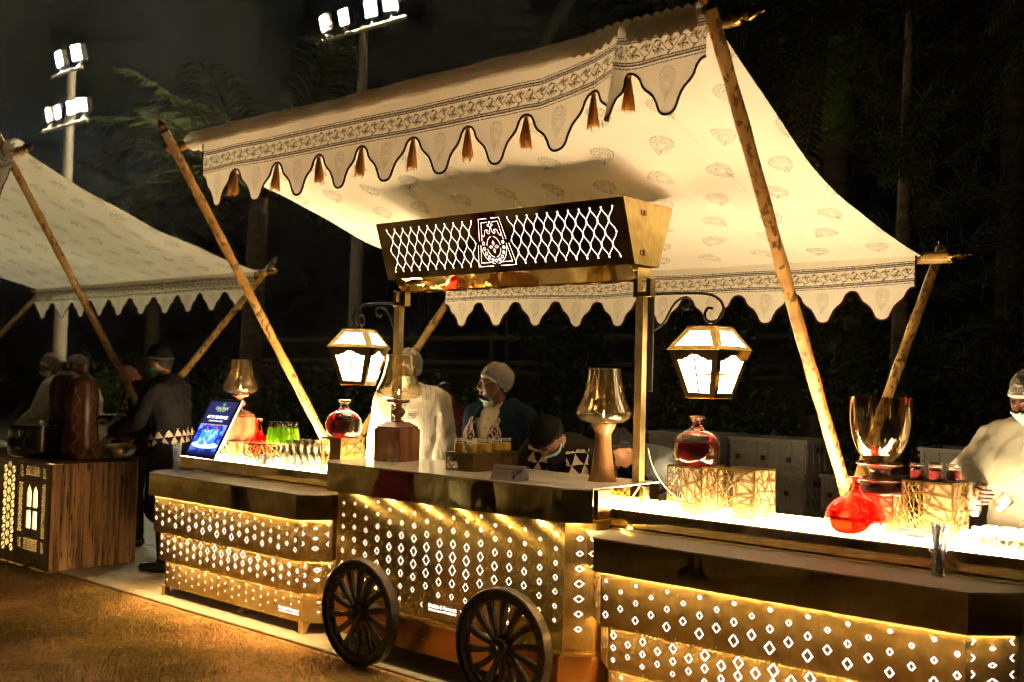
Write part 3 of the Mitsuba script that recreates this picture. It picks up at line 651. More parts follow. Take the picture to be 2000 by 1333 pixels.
def cart():
    K = thing('brass_cart', 'tall wheeled brass cart in the middle of the bar', 'cart')
    P = plan(-4.92, -3.13, YF, 0.11, 4.78)
    put(K, 'counter_band', ring(P, 0.012, 0.950, 1.112), 'brass_mirror')
    put(K, 'counter_top', prism(plan(-4.922, -3.128, YF - 0.003, 0.11, 4.78), 1.112, 1.120), 'stone_top')
    put(K, 'band_soffit', prism(plan(-4.905, -3.145, YF + 0.014, 0.11, 4.76), 0.952, 0.962), 'brass_plain')
    xl, xr, yy, z0, z1, c = -4.905, -3.165, 4.15, 0.302, 0.952, 0.11
    w, h = xr - xl, z1 - z0; s = math.sqrt(0.5)
    holes = []; nc = 17
    for i in range(nc):
        cx = 0.055 + (w - 0.11) * i / (nc - 1)
        for j in range(9):
            cz = h - 0.040 - 0.0715 * (j + (0.5 if i % 2 == 0 else 0.0)) - (0.03 if i % 4 == 1 else 0)
            if cz < 0.075: continue
            big = math.exp(-((cz - 0.33) / 0.18) ** 2 - ((cx / w - 0.52) / 0.42) ** 2)
            hh = 0.0130 + 0.0230 * big
            if 0.72 < cx < 1.06 and cz < 0.135: continue
            holes.append(dia(cx, cz, hh, hh * 0.80, 0.0036 + 0.085 * hh))
    holes += [chev(0.742, 0.075, 0.014, -1, 0.005), chev(1.045, 0.075, 0.014, 1, 0.005)]
    m, uv = panel(sbox(0, 0, w, h).difference(unary_union(holes)), (xl, yy, z0), X_, Z_)
    ca, sa = math.cos(0.5), math.sin(0.5)
    put(K, 'front_panel', m, 'brass_beam', False, uv @ np.array([[ca, -sa], [sa, ca]]))
    put(K, 'light_sheet', rect((xl + 0.004, yy + 0.010, z0 + 0.004), (w - 0.008, 0, 0), (0, 0, h - 0.008)), 'white_glow', emitter=emit(CUT_L, 0.08))
    cw = c / s
    for sd in (0, 1):
        O, u = ((xr, yy, z0), np.array([s, s, 0])) if sd else ((xl - c, yy + c, z0), np.array([s, -s, 0]))
        hl = [dia(cw / 2, h - 0.09 - 0.075 * j, 0.016 + 0.006 * math.exp(-((j - 3.5) / 2) ** 2), 0.020 + 0.008 * math.exp(-((j - 3.5) / 2) ** 2), 0.006) for j in range(7)]
        m, uv = panel(sbox(0, 0, cw, h).difference(unary_union(hl)), O, u, Z_)
        put(K, 'corner_panel', m, 'brass_sheet')
        nrm = np.cross(u, Z_)
        put(K, 'light_sheet', rect(np.array(O) - nrm * 0.010 + u * 0.012 + Z_ * 0.004, u * (cw - 0.024), Z_ * (h - 0.008)), 'white_glow', emitter=emit(CUT_L, 0.02))
    put(K, 'side_panel', plain(xr + c - 0.002, xr + c, yy + c, 4.70, z0, z1), 'brass_sheet'); put(K, 'side_panel', plain(xl - c, xl - c + 0.002, yy + c, 4.70, z0, z1), 'brass_sheet')
    put(K, 'base_flange', prism(plan(xl - 0.02, xr + 0.02, yy - 0.045, c + 0.015, 4.72), 0.288, 0.3005), 'brass_plain')
    put(K, 'base_skirt', ring(plan(xl + 0.01, xr - 0.01, yy - 0.02, c + 0.01, 4.70), 0.012, 0.115, 0.288), 'copper')
    for x in (-4.85, -3.22):
        for y in (4.25, 4.62): put(K, 'leg', plain(x - 0.03, x + 0.03, y, y + 0.06, 0.013, 0.286), 'black_iron')
    lx = list(-4.80 + 0.285 * np.arange(6))
    for x, y in [(x, 4.118) for x in lx] + [(-3.105, 4.165)]:
        d = lathe([(0.016, 0.0), (0.001, 0.0)], 12, (x, y, 0.9505)); 
        if d.face_normals[0, 2] > 0: d.invert()
        hd = put(K, 'downlight', d, 'white_glow', emitter=emit((1100, 720, 260), 0.5))
    for txt, hh, zz, wd in (('Design & Concept', 0.0175, 0.375, 0.215), ('3d Inspiration 9971330009', 0.011, 0.355, 0.215)):
        t = meshkit.text_mesh(txt, hh, 0.001, True); t.apply_scale([wd / t.bounds[1, 0], 1, 1])
        R = np.eye(4); R[:3, :3] = np.stack([X_, Z_, -Y_], 1); R[:3, 3] = (-4.108, 4.1485, zz); t.apply_transform(R)
        put(K, 'lettering', t, 'white_glow', emitter=emit(CUT_L, 0.01))
    wheel(K, -4.492, 3.985, 0.298, 1); wheel(K, -3.415, 3.985, 0.298, 2)
    return K
cart()
one('copper_block', bx(-3.075, -3.005, 4.20, 4.32, 0.962, 1.112, 0.004), 'copper', 'small copper box tucked against the right end of the cart', 'box')

# ------------------------------------------------------------------ lit sign on posts
def sign():
    K = thing('lit_sign', 'brass sign box with white lattice lights on two brass posts', 'sign')
    x0, x1 = -4.99, -3.075; W = x1 - x0
    A, B = np.array([4.585, 2.28]), np.array([4.465, 2.62]); Lv = np.linalg.norm(B - A); v = np.array([0, *(B - A)]) / Lv
    st = []
    def line(p, w=0.0056): st.append(LineString(p).buffer(w / 2, 4))
    rows = [Lv - 0.045 - k * (Lv - 0.09) / 4 for k in range(5)]
    def field(a0, n, p):
        for r in range(4):
            off = 0.0 if r % 2 == 0 else 0.5
            for i in range(n + 1):
                xa = a0 + (i + off) * p
                for sgn in (-1, 1):
                    xb = xa + sgn * p / 2
                    if xb < a0 - 0.3 * p or xb > a0 + n * p + 0.01 or xa > a0 + n * p + 0.01: continue
                    t = np.linspace(0.06, 0.94, 7); f = t - 0.10 * np.sin(2 * np.pi * t)
                    line(np.stack([xa + (xb - xa) * f, rows[r] + (rows[r + 1] - rows[r]) * t], 1), 0.0072)
        for r in range(5):
            off = 0.0 if r % 2 == 0 else 0.5
            for i in range(n + 1):
                xx = a0 + (i + off) * p
                if xx <= a0 + n * p + 0.01: st.append(Point(xx, rows[r]).buffer(0.0072, 5))
    field(0.085, 10, 0.0735); field(1.10, 10, 0.0735)
    c, m0 = 0.9575, Lv / 2
    for k, (tw, bw, hh) in enumerate(((0.080, 0.148, 0.142), (0.064, 0.122, 0.120))):
        t, b = m0 + hh, m0 - hh
        for sg in (-1, 1):
            xm = (tw + bw) / 2
            line([(c + sg * 0.018, t), (c + sg * tw, t), (c + sg * (xm - 0.010), m0 + 0.014)])
            line([(c + sg * (xm + 0.006), m0 - 0.014), (c + sg * bw, b), (c + sg * 0.030, b)])
    def arc(cx, cy, rx, ry, a0, a1, w=0.0050):
        a = np.radians(np.linspace(a0, a1, 24)); line(np.stack([cx + rx * np.cos(a), cy + ry * np.sin(a)], 1), w)
    cy = m0 - 0.028
    arc(c, cy + 0.01, 0.098, 0.112, 186, 262); arc(c, cy + 0.01, 0.098, 0.112, 278, 354)
    arc(c, cy, 0.052, 0.062, 100, 170); arc(c, cy, 0.052, 0.062, 10, 80); arc(c, cy, 0.052, 0.062, 190, 260); arc(c, cy, 0.052, 0.062, 280, 350)
    for k in range(11):
        a = math.radians(168 + 204 * k / 10); q = Point(c + 0.077 * math.cos(a), cy + 0.006 + 0.089 * math.sin(a))
        st.append(q.buffer(0.0115, 6).difference(q.buffer(0.0045, 4)))
    for k in range(4):
        a = math.radians(90 * k + 45 - 45); q = affinity.rotate(Polygon([(0.006, 0), (0.022, 0.0115), (0.040, 0), (0.022, -0.0115)]), 90 * k, origin=(0, 0))
        q = q.difference(q.buffer(-0.0045)); st.append(affinity.translate(q, c, cy))
    for sg in (-1, 1):
        line(np.array([c, cy + 0.068]) + np.array([(sg * x, y) for x, y in spl([(0.004, 0.05), (0.007, 0.03), (0.020, 0.012), (0.032, 0.020), (0.028, 0.032), (0.020, 0.026)], 16)]), 0.005)
        line(np.array([c, cy + 0.068]) + np.array([(sg * x, y) for x, y in spl([(0.026, 0.034), (0.048, 0.028), (0.056, 0.006), (0.066, -0.004), (0.072, 0.006)], 14)]), 0.005)
    for (dx, dy) in ((0, 0.018), (0, -0.012), (0.014, 0.002), (-0.014, 0.002)):
        q = Point(c + dx, cy + 0.128 + dy).buffer(0.0085, 5); st.append(q)
    cut = unary_union(st)
    m, uv = panel(sbox(0, 0, W, Lv).difference(cut), (x0, A[0], A[1]), X_, v, 0.002)
    put(K, 'front_panel', m, 'brass_mirror')
    nr = np.cross(X_, v)
    put(K, 'light_sheet', rect(np.array([x0 + 0.02, A[0], A[1]]) - nr * 0.009 + v * 0.02, X_ * (W - 0.04), v * (Lv - 0.04)), 'white_glow', emitter=emit((1.35, 1.25, 1.28), 0.05))
    end = [(A[0] + 0.002, A[1]), (4.82, 2.28), (4.95, 2.62), (B[0] + 0.002, B[1])]
    for x, u, sg in ((x1, Y_, 1), (x0, -Y_, -1)):
        pts = [(sg * y, z) for y, z in end]
        m, _ = panel(Polygon(pts), (x + sg * 0.001, 0, 0), u, Z_, 0.003); put(K, 'end_panel', m, 'brass_sheet')
    for z in (2.345, 2.56):
        y = 4.66 + 0.0
        put(K, 'hinge', [bx(x1 + 0.0012, x1 + 0.006, y - 0.026, y + 0.026, z - 0.014, z + 0.014, 0.001), tube([(x1 + 0.007, y, z - 0.015), (x1 + 0.007, y, z + 0.015)], 0.005, 8)], 'copper')
    put(K, 'top_panel', plain(x0, x1, 4.47, 4.95, 2.6205, 2.624), 'brass_sheet')
    bk, _ = panel(sbox(0, 0, W, 0.364), (x1, 4.822, 2.28), -X_, np.array([0, 0.13, 0.34]) / 0.364, 0.002); put(K, 'back_panel', bk, 'brass_sheet')
    T = put(K, 'lamp_tray', [panel(sbox(0, 0, W - 0.08, 0.103), (x0 + 0.04, 4.670, 2.204), X_, np.array([0, -0.070, 0.0755]) / 0.103, 0.003)[0], plain(x0 + 0.04, x1 - 0.04, 4.80, 4.804, 2.205, 2.2795), plain(x0 + 0.04, x0 + 0.044, 4.676, 4.80, 2.205, 2.2795), plain(x1 - 0.044, x1 - 0.04, 4.676, 4.80, 2.205, 2.2795)], 'brass_mirror')
    put(T, 'tray_bottom', plain(x0 + 0.045, x1 - 0.045, 4.678, 4.799, 2.222, 2.226), 'black_iron')
    for k in range(9):
        x = x0 + 0.14 + k * 0.2
        put(T, 'cross_bar', plain(x - 0.006, x + 0.006, 4.678, 4.799, 2.207, 2.2215), 'brass_plain')
        if k < 8: put(T, 'spot_lens', lathe([(0.028, -0.002), (0.024, -0.004), (0.001, -0.004)], 16, (x + 0.1, 4.70, 2.2215)), 'white_plastic', 40)
    def loop(x, y, z0, z1, hw):
        return [bx(x - hw, x - hw + 0.028, y - 0.026, y + 0.026, z0, z1, 0.002), bx(x + hw - 0.028, x + hw, y - 0.026, y + 0.026, z0, z1, 0.002), bx(x - hw + 0.0285, x + hw - 0.0285, y - 0.025, y + 0.025, z1 - 0.030, z1 - 0.001, 0.002)]
    for x, zf, fy in ((-3.06, 1.003, 1.0), (-4.935, 1.123, -1.15)):
        p = put(K, 'post', bx(x - 0.024, x + 0.024, 4.616, 4.664, zf + 0.10, 2.105, 0.002), 'brass_post')
        put(p, 'foot_clamp', loop(x, 4.64, zf, zf + 0.10, 0.055), 'brass_plain')
        f = loop(x, 4.66, -2.2045, -2.105, 0.055)
        for q in f: q.vertices[:, 2] *= -1; q.invert()
        put(p, 'head_clamp', f, 'brass_plain')
        # iron bracket with hook
        sg = 1 if x > -4 else -1
        y = 4.70
        pts = spl([(x, y, 2.125), (x + sg * 0.16, y + fy * 0.03, 2.127), (x + sg * 0.29, y + fy * 0.06, 2.124), (x + sg * 0.375, y + fy * 0.075, 2.10), (x + sg * 0.41, y + fy * 0.08, 2.045), (x + sg * 0.39, y + fy * 0.08, 1.995), (x + sg * 0.345, y + fy * 0.08, 1.975), (x + sg * 0.305, y + fy * 0.08, 1.995), (x + sg * 0.31, y + fy * 0.08, 2.04), (x + sg * 0.345, y + fy * 0.08, 2.045)], 70)
        br = put(K, 'bracket', bx(x - 0.02 + sg * 0.03, x + 0.02 + sg * 0.03, y - 0.026, y - 0.012, 1.60, 2.20, 0.002), 'black_iron')
        put(br, 'arm', tube(pts, 0.0075, 8), 'black_iron', 40)
        q = spl([(x + sg * 0.04, y, 1.93), (x + sg * 0.12, y + fy * 0.025, 2.03), (x + sg * 0.18, y + fy * 0.03, 2.095), (x + sg * 0.225, y + fy * 0.04, 2.10), (x + sg * 0.235, y + fy * 0.04, 2.06), (x + sg * 0.205, y + fy * 0.04, 2.04), (x + sg * 0.185, y + fy * 0.04, 2.055)], 50)
        put(br, 'scroll', tube(q, 0.0065, 8), 'black_iron', 40)
    put(K, 'cable', tube(spl([(-3.02, 4.67, 1.30), (-2.98, 4.70, 1.16), (-2.90, 4.74, 1.06), (-2.84, 4.80, 1.012)], 20), 0.004, 6), 'rail_paint', 40)
    for k in range(4):
        xa = -4.86 + 0.02 * k
        put(K, 'wire', tube(spl([(xa, 4.75, 2.21), (xa - 0.05 + 0.03 * k, 4.77, 1.9), (xa + 0.02 * k, 4.80, 1.5), (xa + 0.01, 4.80, 1.13)], 24), 0.0011, 4), 'black_iron')
sign()

def lantern(x, y, ze, rot, label):
    K = thing('hanging_lantern', label, 'lantern', 'brass lanterns hanging from the sign brackets')
    e, b, t, hb, hr = 0.152, 0.088, 0.086, 0.245, 0.118
    def place(m): return xf(m, (x, y, ze), rot)
    for k in range(4):
        a = k * np.pi / 2
        R = trimesh.transformations.rotation_matrix(a, [0, 0, 1])
        for (w0, w1, z0, z1, roof) in ((b, e, -hb, 0.0, False), (e + 0.006, t, 0.004, hr, True)):
            H = math.hypot(w1 - w0, z1 - z0); v = np.array([0, -(w1 - w0), z1 - z0]) / H
            P = Polygon([(-w0, 0), (w0, 0), (w1, H), (-w1, H)])
            if roof:
                hole = Polygon([(-w0 * 0.74, 0.020), (w0 * 0.74, 0.020), (w1 * 0.70, H - 0.020), (-w1 * 0.70, H - 0.020)])
                bars = unary_union([LineString([(w0 * q, 0), (w1 * q, H)]).buffer(0.0026) for q in (-0.37, 0.0, 0.37)])
            else:
                s = 0.72
                hole = unary_union([Polygon([(-w0 * s, 0.024), (w0 * s, 0.024), (w1 * s * 0.96, H - 0.055), (-w1 * s * 0.96, H - 0.055)]), affinity.scale(Point(0, H - 0.056).buffer(0.045, 12), 1.0, 0.72), affinity.scale(Point(-0.05, H - 0.06).buffer(0.022, 10), 1, 0.8), affinity.scale(Point(0.05, H - 0.06).buffer(0.022, 10), 1, 0.8)])
                bars = unary_union([sbox(-0.0034, 0, 0.0034, H), sbox(-0.2, H * 0.49 - 0.0034, 0.2, H * 0.49 + 0.0034)])
            g = P.difference(hole.difference(bars))
            O = np.array([0, -w0, z0])
            m, _ = panel(g, O, X_, v, 0.0025); m.apply_transform(R)
            f = put(K, 'roof_frame' if roof else 'side_frame', place(m), 'brass_mirror')
            n = np.cross(X_, v); w = min(w0, w1)
            q = Polygon([(-w0 * 0.86, 0.010), (w0 * 0.86, 0.010), (w1 * 0.86, H - 0.010), (-w1 * 0.86, H - 0.010)])
            pv = np.array([[0, 0, 0]] * 4, float)
            for i, (aa, bb) in enumerate(list(q.exterior.coords)[:4]): pv[i] = O + aa * X_ + bb * v - n * 0.006
            pm = trimesh.Trimesh(pv, [[0, 1, 2], [0, 2, 3]], process=False); 
            if pm.face_normals[0] @ n < 0: pm.invert()
            pm.apply_transform(R)
            put(f, 'pane', place(pm), 'acrylic', emitter=emit(LANT_L, 0.12))
    put(K, 'eave_rim', place(cat_([bx(-e - 0.008, e + 0.008, -e - 0.008, e + 0.008, -0.0005, 0.0035, 0.001)])), 'brass_plain')
    put(K, 'bottom_plate', place(bx(-b, b, -b, b, -hb - 0.005, -hb - 0.001, 0.001)), 'brass_plain')
    put(K, 'cap', place(bx(-t - 0.003, t + 0.003, -t - 0.003, t + 0.003, hr + 0.002, hr + 0.007, 0.001)), 'brass_plain')
    ri = trimesh.creation.torus(0.016, 0.004, 16, 8); ri.apply_transform(trimesh.transformations.rotation_matrix(np.pi / 2, [1, 0, 0])); ri.apply_translation((0, 0, hr + 0.021))
    put(K, 'ring', place(ri), 'black_iron', True)
lantern(-2.725, 4.78, 1.825, math.radians(-4), 'lit brass lantern hanging from the right hand bracket by the red flask')
lantern(-5.28, 4.608, 1.832, math.radians(24), 'lit brass lantern hanging at left beside the white coated worker')
# ------------------------------------------------------------------ things on the bar
ZT, ZC, ZL = 1.0005, 1.1205, 0.9025          # glowing tops, cart top, ledges

def crackle(w, h, seed, n=27):
    """irregular triangular lattice of a gift-box side"""
    from scipy.spatial import Delaunay
    g = np.random.default_rng(seed)
    k = max(6, int(n * w * h / 0.05))
    p = np.c_[g.uniform(0, w, k), g.uniform(0, h, k)]
    b = np.array([(x, y) for x in np.linspace(0, w, 4) for y in (0, h)] + [(x, y) for x in (0, w) for y in np.linspace(0, h, 5)[1:-1]])
    p = np.vstack([p, b]); t = Delaunay(p); e = set()
    for s in t.simplices:
        for i in range(3): e.add(tuple(sorted((s[i], s[(i + 1) % 3]))))
    e = [x for x in sorted(e) if g.random() > 0.12]
    bars = unary_union([LineString(p[list(x)]).buffer(0.0022, 2) for x in e])
    R = sbox(0, 0, w, h)
    return bars.intersection(R).union(R.difference(R.buffer(-0.006)))
def lattice_box(x, y, z, w, d, h, label, seed, lined=True):
    """x, y: front right corner; w along x, d along y"""
    K = thing('lattice_box', label, 'box', 'gold crackle lattice boxes on the bar')
    x0, x1, y0, y1 = x - w, x, y, y + d
    for i, (O, u, ww) in enumerate((((x0, y0, z), X_, w), ((x1, y0, z), Y_, d), ((x1, y1, z), -X_, w), ((x0, y1, z), -Y_, d))):
        u = np.asarray(u, float); n = np.cross(u, Z_)
        m, _ = panel(crackle(ww - 0.004, h, seed + i), np.array(O) + u * 0.002 - n * 0.0005 * (i % 2), u, Z_, 0.0018)
        put(K, 'side_panel', m, 'brass_lattice')
        if i < 2 and lined:
            a, b = (0.42 * ww, ww - 0.006) if i == 0 else (0.006, ww - 0.006)
            m, _ = panel(sbox(a, 0.004, b, h - 0.004), np.array(O) - n * 0.006, u, Z_, 0.002); put(K, 'liner', m, 'liner')
    if not lined:
        m, _ = panel(crackle(w - 0.002, d - 0.002, seed + 9), (x0 + 0.001, y0 + 0.001, z + h + 0.003), X_, Y_, 0.0025); put(K, 'top_panel', m, 'brass_lattice'); return z + h + 0.0035
    put(K, 'top_panel', bx(x0 + 0.0005, x1 - 0.0005, y0 + 0.0005, y1 - 0.0005, z + h + 0.0003, z + h + 0.003, 0.001), 'brass_lattice')
    return z + h + 0.0035

def goblet_lamp(x, y, z, gl, s=1.0, mat='glass_amber'):
    pass
BELL = [(0.050, 0.0), (0.100, 0.008), (0.134, 0.030), (0.143, 0.050), (0.138, 0.070), (0.116, 0.120), (0.097, 0.180), (0.087, 0.235), (0.083, 0.282)]
def glass_shade(K, x, y, z, s, prof=BELL, mat='glass_amber'):
    p = spl(prof, 46) * s
    inner = p[::-1].copy(); inner[:, 0] -= 0.0042 * s; inner[-1, 1] += 0.004
    sh = lathe(np.vstack([p, [(p[-1, 0] - 0.0021, p[-1, 1] + 0.0022)], inner]), 72, (x, y, z))
    if mat == 'glass_amber':
        sh = lathe(np.vstack([p, [(p[-1, 0] - 0.0021, p[-1, 1] + 0.0022)], inner, p[:1]]), 72, (x, y, z))
        if sh.volume < 0: sh.invert()
    put(K, 'glass_shade', sh if mat == 'glass_amber' else lathe(p, 64, (x, y, z)), mat, 35)
def candle(K, x, y, z, h=0.03):
    put(K, 'candle', lathe([(0.001, h), (0.017, h), (0.018, h - 0.003), (0.018, 0), (0.001, 0)][::-1], 20, (x, y, z)), 'wax', 30)
    f = lathe([(0.0005, 0.0), (0.004, 0.004), (0.0055, 0.011), (0.0035, 0.022), (0.0006, 0.034)], 10, (x, y, z + h + 0.004))
    put(K, 'flame', f, 'flame', True, emitter=emit((24, 15, 6), 0.05))
def pedestal_lamp(label, x, y, z, w, hb, s, rz=0.0):
    K = thing('hurricane_lamp', label, 'lamp')
    b = bx(-w / 2, w / 2, -w / 2, w / 2, 0, hb, 0.004)
    put(K, 'block', xf(b, (x, y, z), rz), 'wood_red')
    sp = trimesh.convex.convex_hull(np.array([(sx * a, sy * a, zz) for a, zz in ((w * 0.44, 0), (w * 0.46, 0.012), (w * 0.24, 0.042)) for sx in (-1, 1) for sy in (-1, 1)]))
    put(K, 'stepped_cap', xf(sp, (x, y, z + hb), rz), 'wood_red')
    t = spl([(0.030, 0.0), (0.040, 0.006), (0.020, 0.020), (0.024, 0.030), (0.044, 0.056), (0.040, 0.078), (0.018, 0.094), (0.024, 0.104), (0.055, 0.118), (0.072, 0.130), (0.070, 0.138)], 40) * s
    t = np.vstack([t, [(0.001, t[-1, 1])]])
    put(K, 'turned_stem', lathe(t, 36, (x, y, z + hb + 0.041)), 'wood_red', 40)
    zz = z + hb + 0.041 + 0.138 * s
    glass_shade(K, x, y, zz + 0.002, s)
    candle(K, x, y, zz + 0.0015)
    return K

# left table
zA = lattice_box(-6.62, 4.60, ZT, 0.19, 0.19, 0.125, 'gold lattice box under the wooden hurricane lamp behind the menu screen', 31)
pedestal_lamp('hurricane lamp on wooden block standing on lattice box behind the menu screen', -6.735, 4.70, zA, 0.175, 0.185, 0.92, 0.35)
zB = lattice_box(-6.03, 4.43, ZT, 0.25, 0.42, 0.145, 'low gold lattice box carrying the green juice bottles', 32, False)
zC = lattice_box(-5.225, 4.43, ZT, 0.20, 0.21, 0.232, 'gold lattice box under the flask of red drink at left lantern', 33)

def bottle_body(K, prof, x, y, z, mat, fill=None, fmat=None, n=44):
    p = spl(prof, 60)
    if mat == 'glass_red':
        q = p[::-1] - [0.0045, 0]; q[:, 1] = np.maximum(q[:, 1], 0.006); q[:, 0] = np.maximum(q[:, 0], 0.004)
        gm = lathe(np.vstack([[(0.0008, p[0, 1])], p, q, [(0.0008, 0.006)]]), 56, (x, y, z))
        if gm.volume < 0: gm.invert()
        put(K, 'glass_wall', gm, mat, 40)
    else:
        put(K, 'glass_wall', lathe(np.vstack([[(0.001, p[0, 1])], p]), n, (x, y, z)), mat, True)
    if mat == 'glass_clear': mat = 'glass_solid'
    ft = trimesh.creation.torus(p[-1, 0] + 0.002, 0.0042, 40, 8); ft.apply_translation((x, y, z + p[-1, 1])); put(K, 'lip', ft, mat, True)
    if fill:
        k = p[(p[:, 1] > 0.003) & (p[:, 1] <= fill)].copy(); k = k[k[:, 1] > 0.0065]; k[:, 0] = np.maximum(k[:, 0] - 0.0065, 0.001)
        m = lathe(np.vstack([[(0.0008, k[0, 1])], k, [(0.0008, k[-1, 1])]]), n, (x, y, z))
        if m.volume < 0: m.invert()
        put(K, 'drink', m, fmat, 50)
FLASK = [(0.060, 0.0), (0.095, 0.006), (0.116, 0.035), (0.121, 0.075), (0.112, 0.120), (0.080, 0.160), (0.040, 0.182), (0.028, 0.196), (0.029, 0.226), (0.040, 0.238), (0.038, 0.246)]
def flask(label, x, y, z, s):
    K = thing('glass_flask', label, 'flask')
    bottle_body(K, np.array(FLASK) * s, x, y, z, 'glass_clear', 0.108 * s, 'red_drink')
flask('round glass flask half full of red drink under the left lantern', -5.325, 4.535, zC, 1.0)
K = thing('red_glass_bottle', 'red cone shaped glass bottle behind the low lattice box', 'bottle')
bottle_body(K, [(0.085, 0.0), (0.112, 0.02), (0.116, 0.055), (0.105, 0.10), (0.070, 0.155), (0.034, 0.20), (0.024, 0.235), (0.023, 0.29), (0.025, 0.305)], -6.425, 4.66, ZT, 'glass_red', 0.11, 'red_drink')
# green juice bottles
gp = [(0.020, 0.0), (0.0235, 0.006), (0.024, 0.07), (0.0225, 0.088), (0.0135, 0.122), (0.0125, 0.142), (0.0145, 0.146)]
for i, (gx, gy) in enumerate([(k * 0.060, j * 0.066) for j in range(2) for k in range(4)]):
    K = thing('juice_bottle', 'small bottle of green juice with a silver cap on the low lattice box', 'bottle', 'green juice bottles in two rows')
    x, y = -6.10 + 0.063 * (i % 4) + 0.006 * (i // 4), 4.52 + 0.072 * (i // 4)
    p = spl(gp, 30); k = p[p[:, 1] < 0.118] - [0.0012, 0]
    put(K, 'juice', lathe(np.vstack([[(0.0008, 0.001)], k, [(0.0008, k[-1, 1])]]), 20, (x, y, zB + 0.001)), 'green_drink', 50)
    put(K, 'glass_wall', lathe(p, 20, (x, y, zB)), 'glass_clear', True)
    put(K, 'cap', lathe([(0.0150, 0.140), (0.0155, 0.152), (0.013, 0.156), (0.001, 0.156)], 18, (x, y, zB)), 'charcoal_plastic', 40)
# drinking glasses glowing from below
gl = spl([(0.030, 0.001), (0.0365, 0.012), (0.036, 0.05), (0.027, 0.098), (0.029, 0.125), (0.0375, 0.165), (0.0385, 0.188)], 26)
def goblet_mesh(x, y):
    inn = gl[::-1][:-3] - [0.0028, 0]
    m = lathe(np.vstack([[(0.0008, 0.001)], gl, inn, [(0.0008, inn[-1, 1])]]), 24, (x, y, ZT))
    if m.volume < 0: m.invert()
    return m
for j in range(3):
    for i in range(6):
        x, y = -5.905 + 0.0785 * i - 0.112 * j, 4.50 + 0.085 * j
        if x > -5.46 and y < 4.66: continue
        one('drinking_glass', goblet_mesh(x, y), 'goblet_glass', 'waisted glass glowing white from below in the rows beside the green bottles', 'glass', 'waisted glasses in rows on the left glowing top', smooth=40)

def tent_card(label, xa, ya, xb, yb, z, h, lines, deco=False):
    K = thing('tent_card', label, 'card')
    a, b = np.array([xa, ya, z]), np.array([xb, yb, z]); u = b - a; L = np.linalg.norm(u); u /= L
    n = np.cross(u, Z_); bk = -n
    v = bk * 0.45 * h + Z_ * h; vl = np.linalg.norm(v); v = v / vl
    f, _ = panel(sbox(0, 0, L, vl), a, u, v, 0.0012); put(K, 'front_leaf', f, 'paper')
    v2 = bk * -0.45 * h + Z_ * h; v2 /= np.linalg.norm(v2)
    g, _ = panel(sbox(0, 0, L, vl), b + bk * 0.9 * h, -u, v2 , 0.0012); put(K, 'back_leaf', g, 'paper')
    nn = np.cross(u, v)
    for i, (t, hh, off, dz) in enumerate(lines):
        tm = meshkit.text_mesh(t, hh, 0.0004, True)
        R = np.eye(4); R[:3, :3] = np.stack([u, v, nn], 1); R[:3, 3] = a + u * off * L + v * dz * vl + nn * 0.0003
        tm.apply_transform(R); put(K, 'lettering', tm, 'ink' if i == 0 else 'ink_blue')
    if deco:
        qs = []
        for cx, cy, r in ((0.72, 0.55, 0.018), (0.84, 0.68, 0.014), (0.70, 0.25, 0.010)):
            for k in range(3):
                q = trimesh.creation.torus(r * (0.35 + 0.3 * k), 0.0016, 24, 5)
                R = np.eye(4); R[:3, :3] = np.stack([u, v, nn], 1); R[:3, 3] = a + u * cx * L + v * cy * vl; q.apply_transform(R); qs.append(q)
        put(K, 'printed_flower', qs, 'ink_blue')
tent_card('white tent card at the front edge of the left glowing top', -6.165, 4.44, -5.945, 4.425, ZT, 0.072, [('Virgin Mojito', 0.009, 0.2, 0.5)])
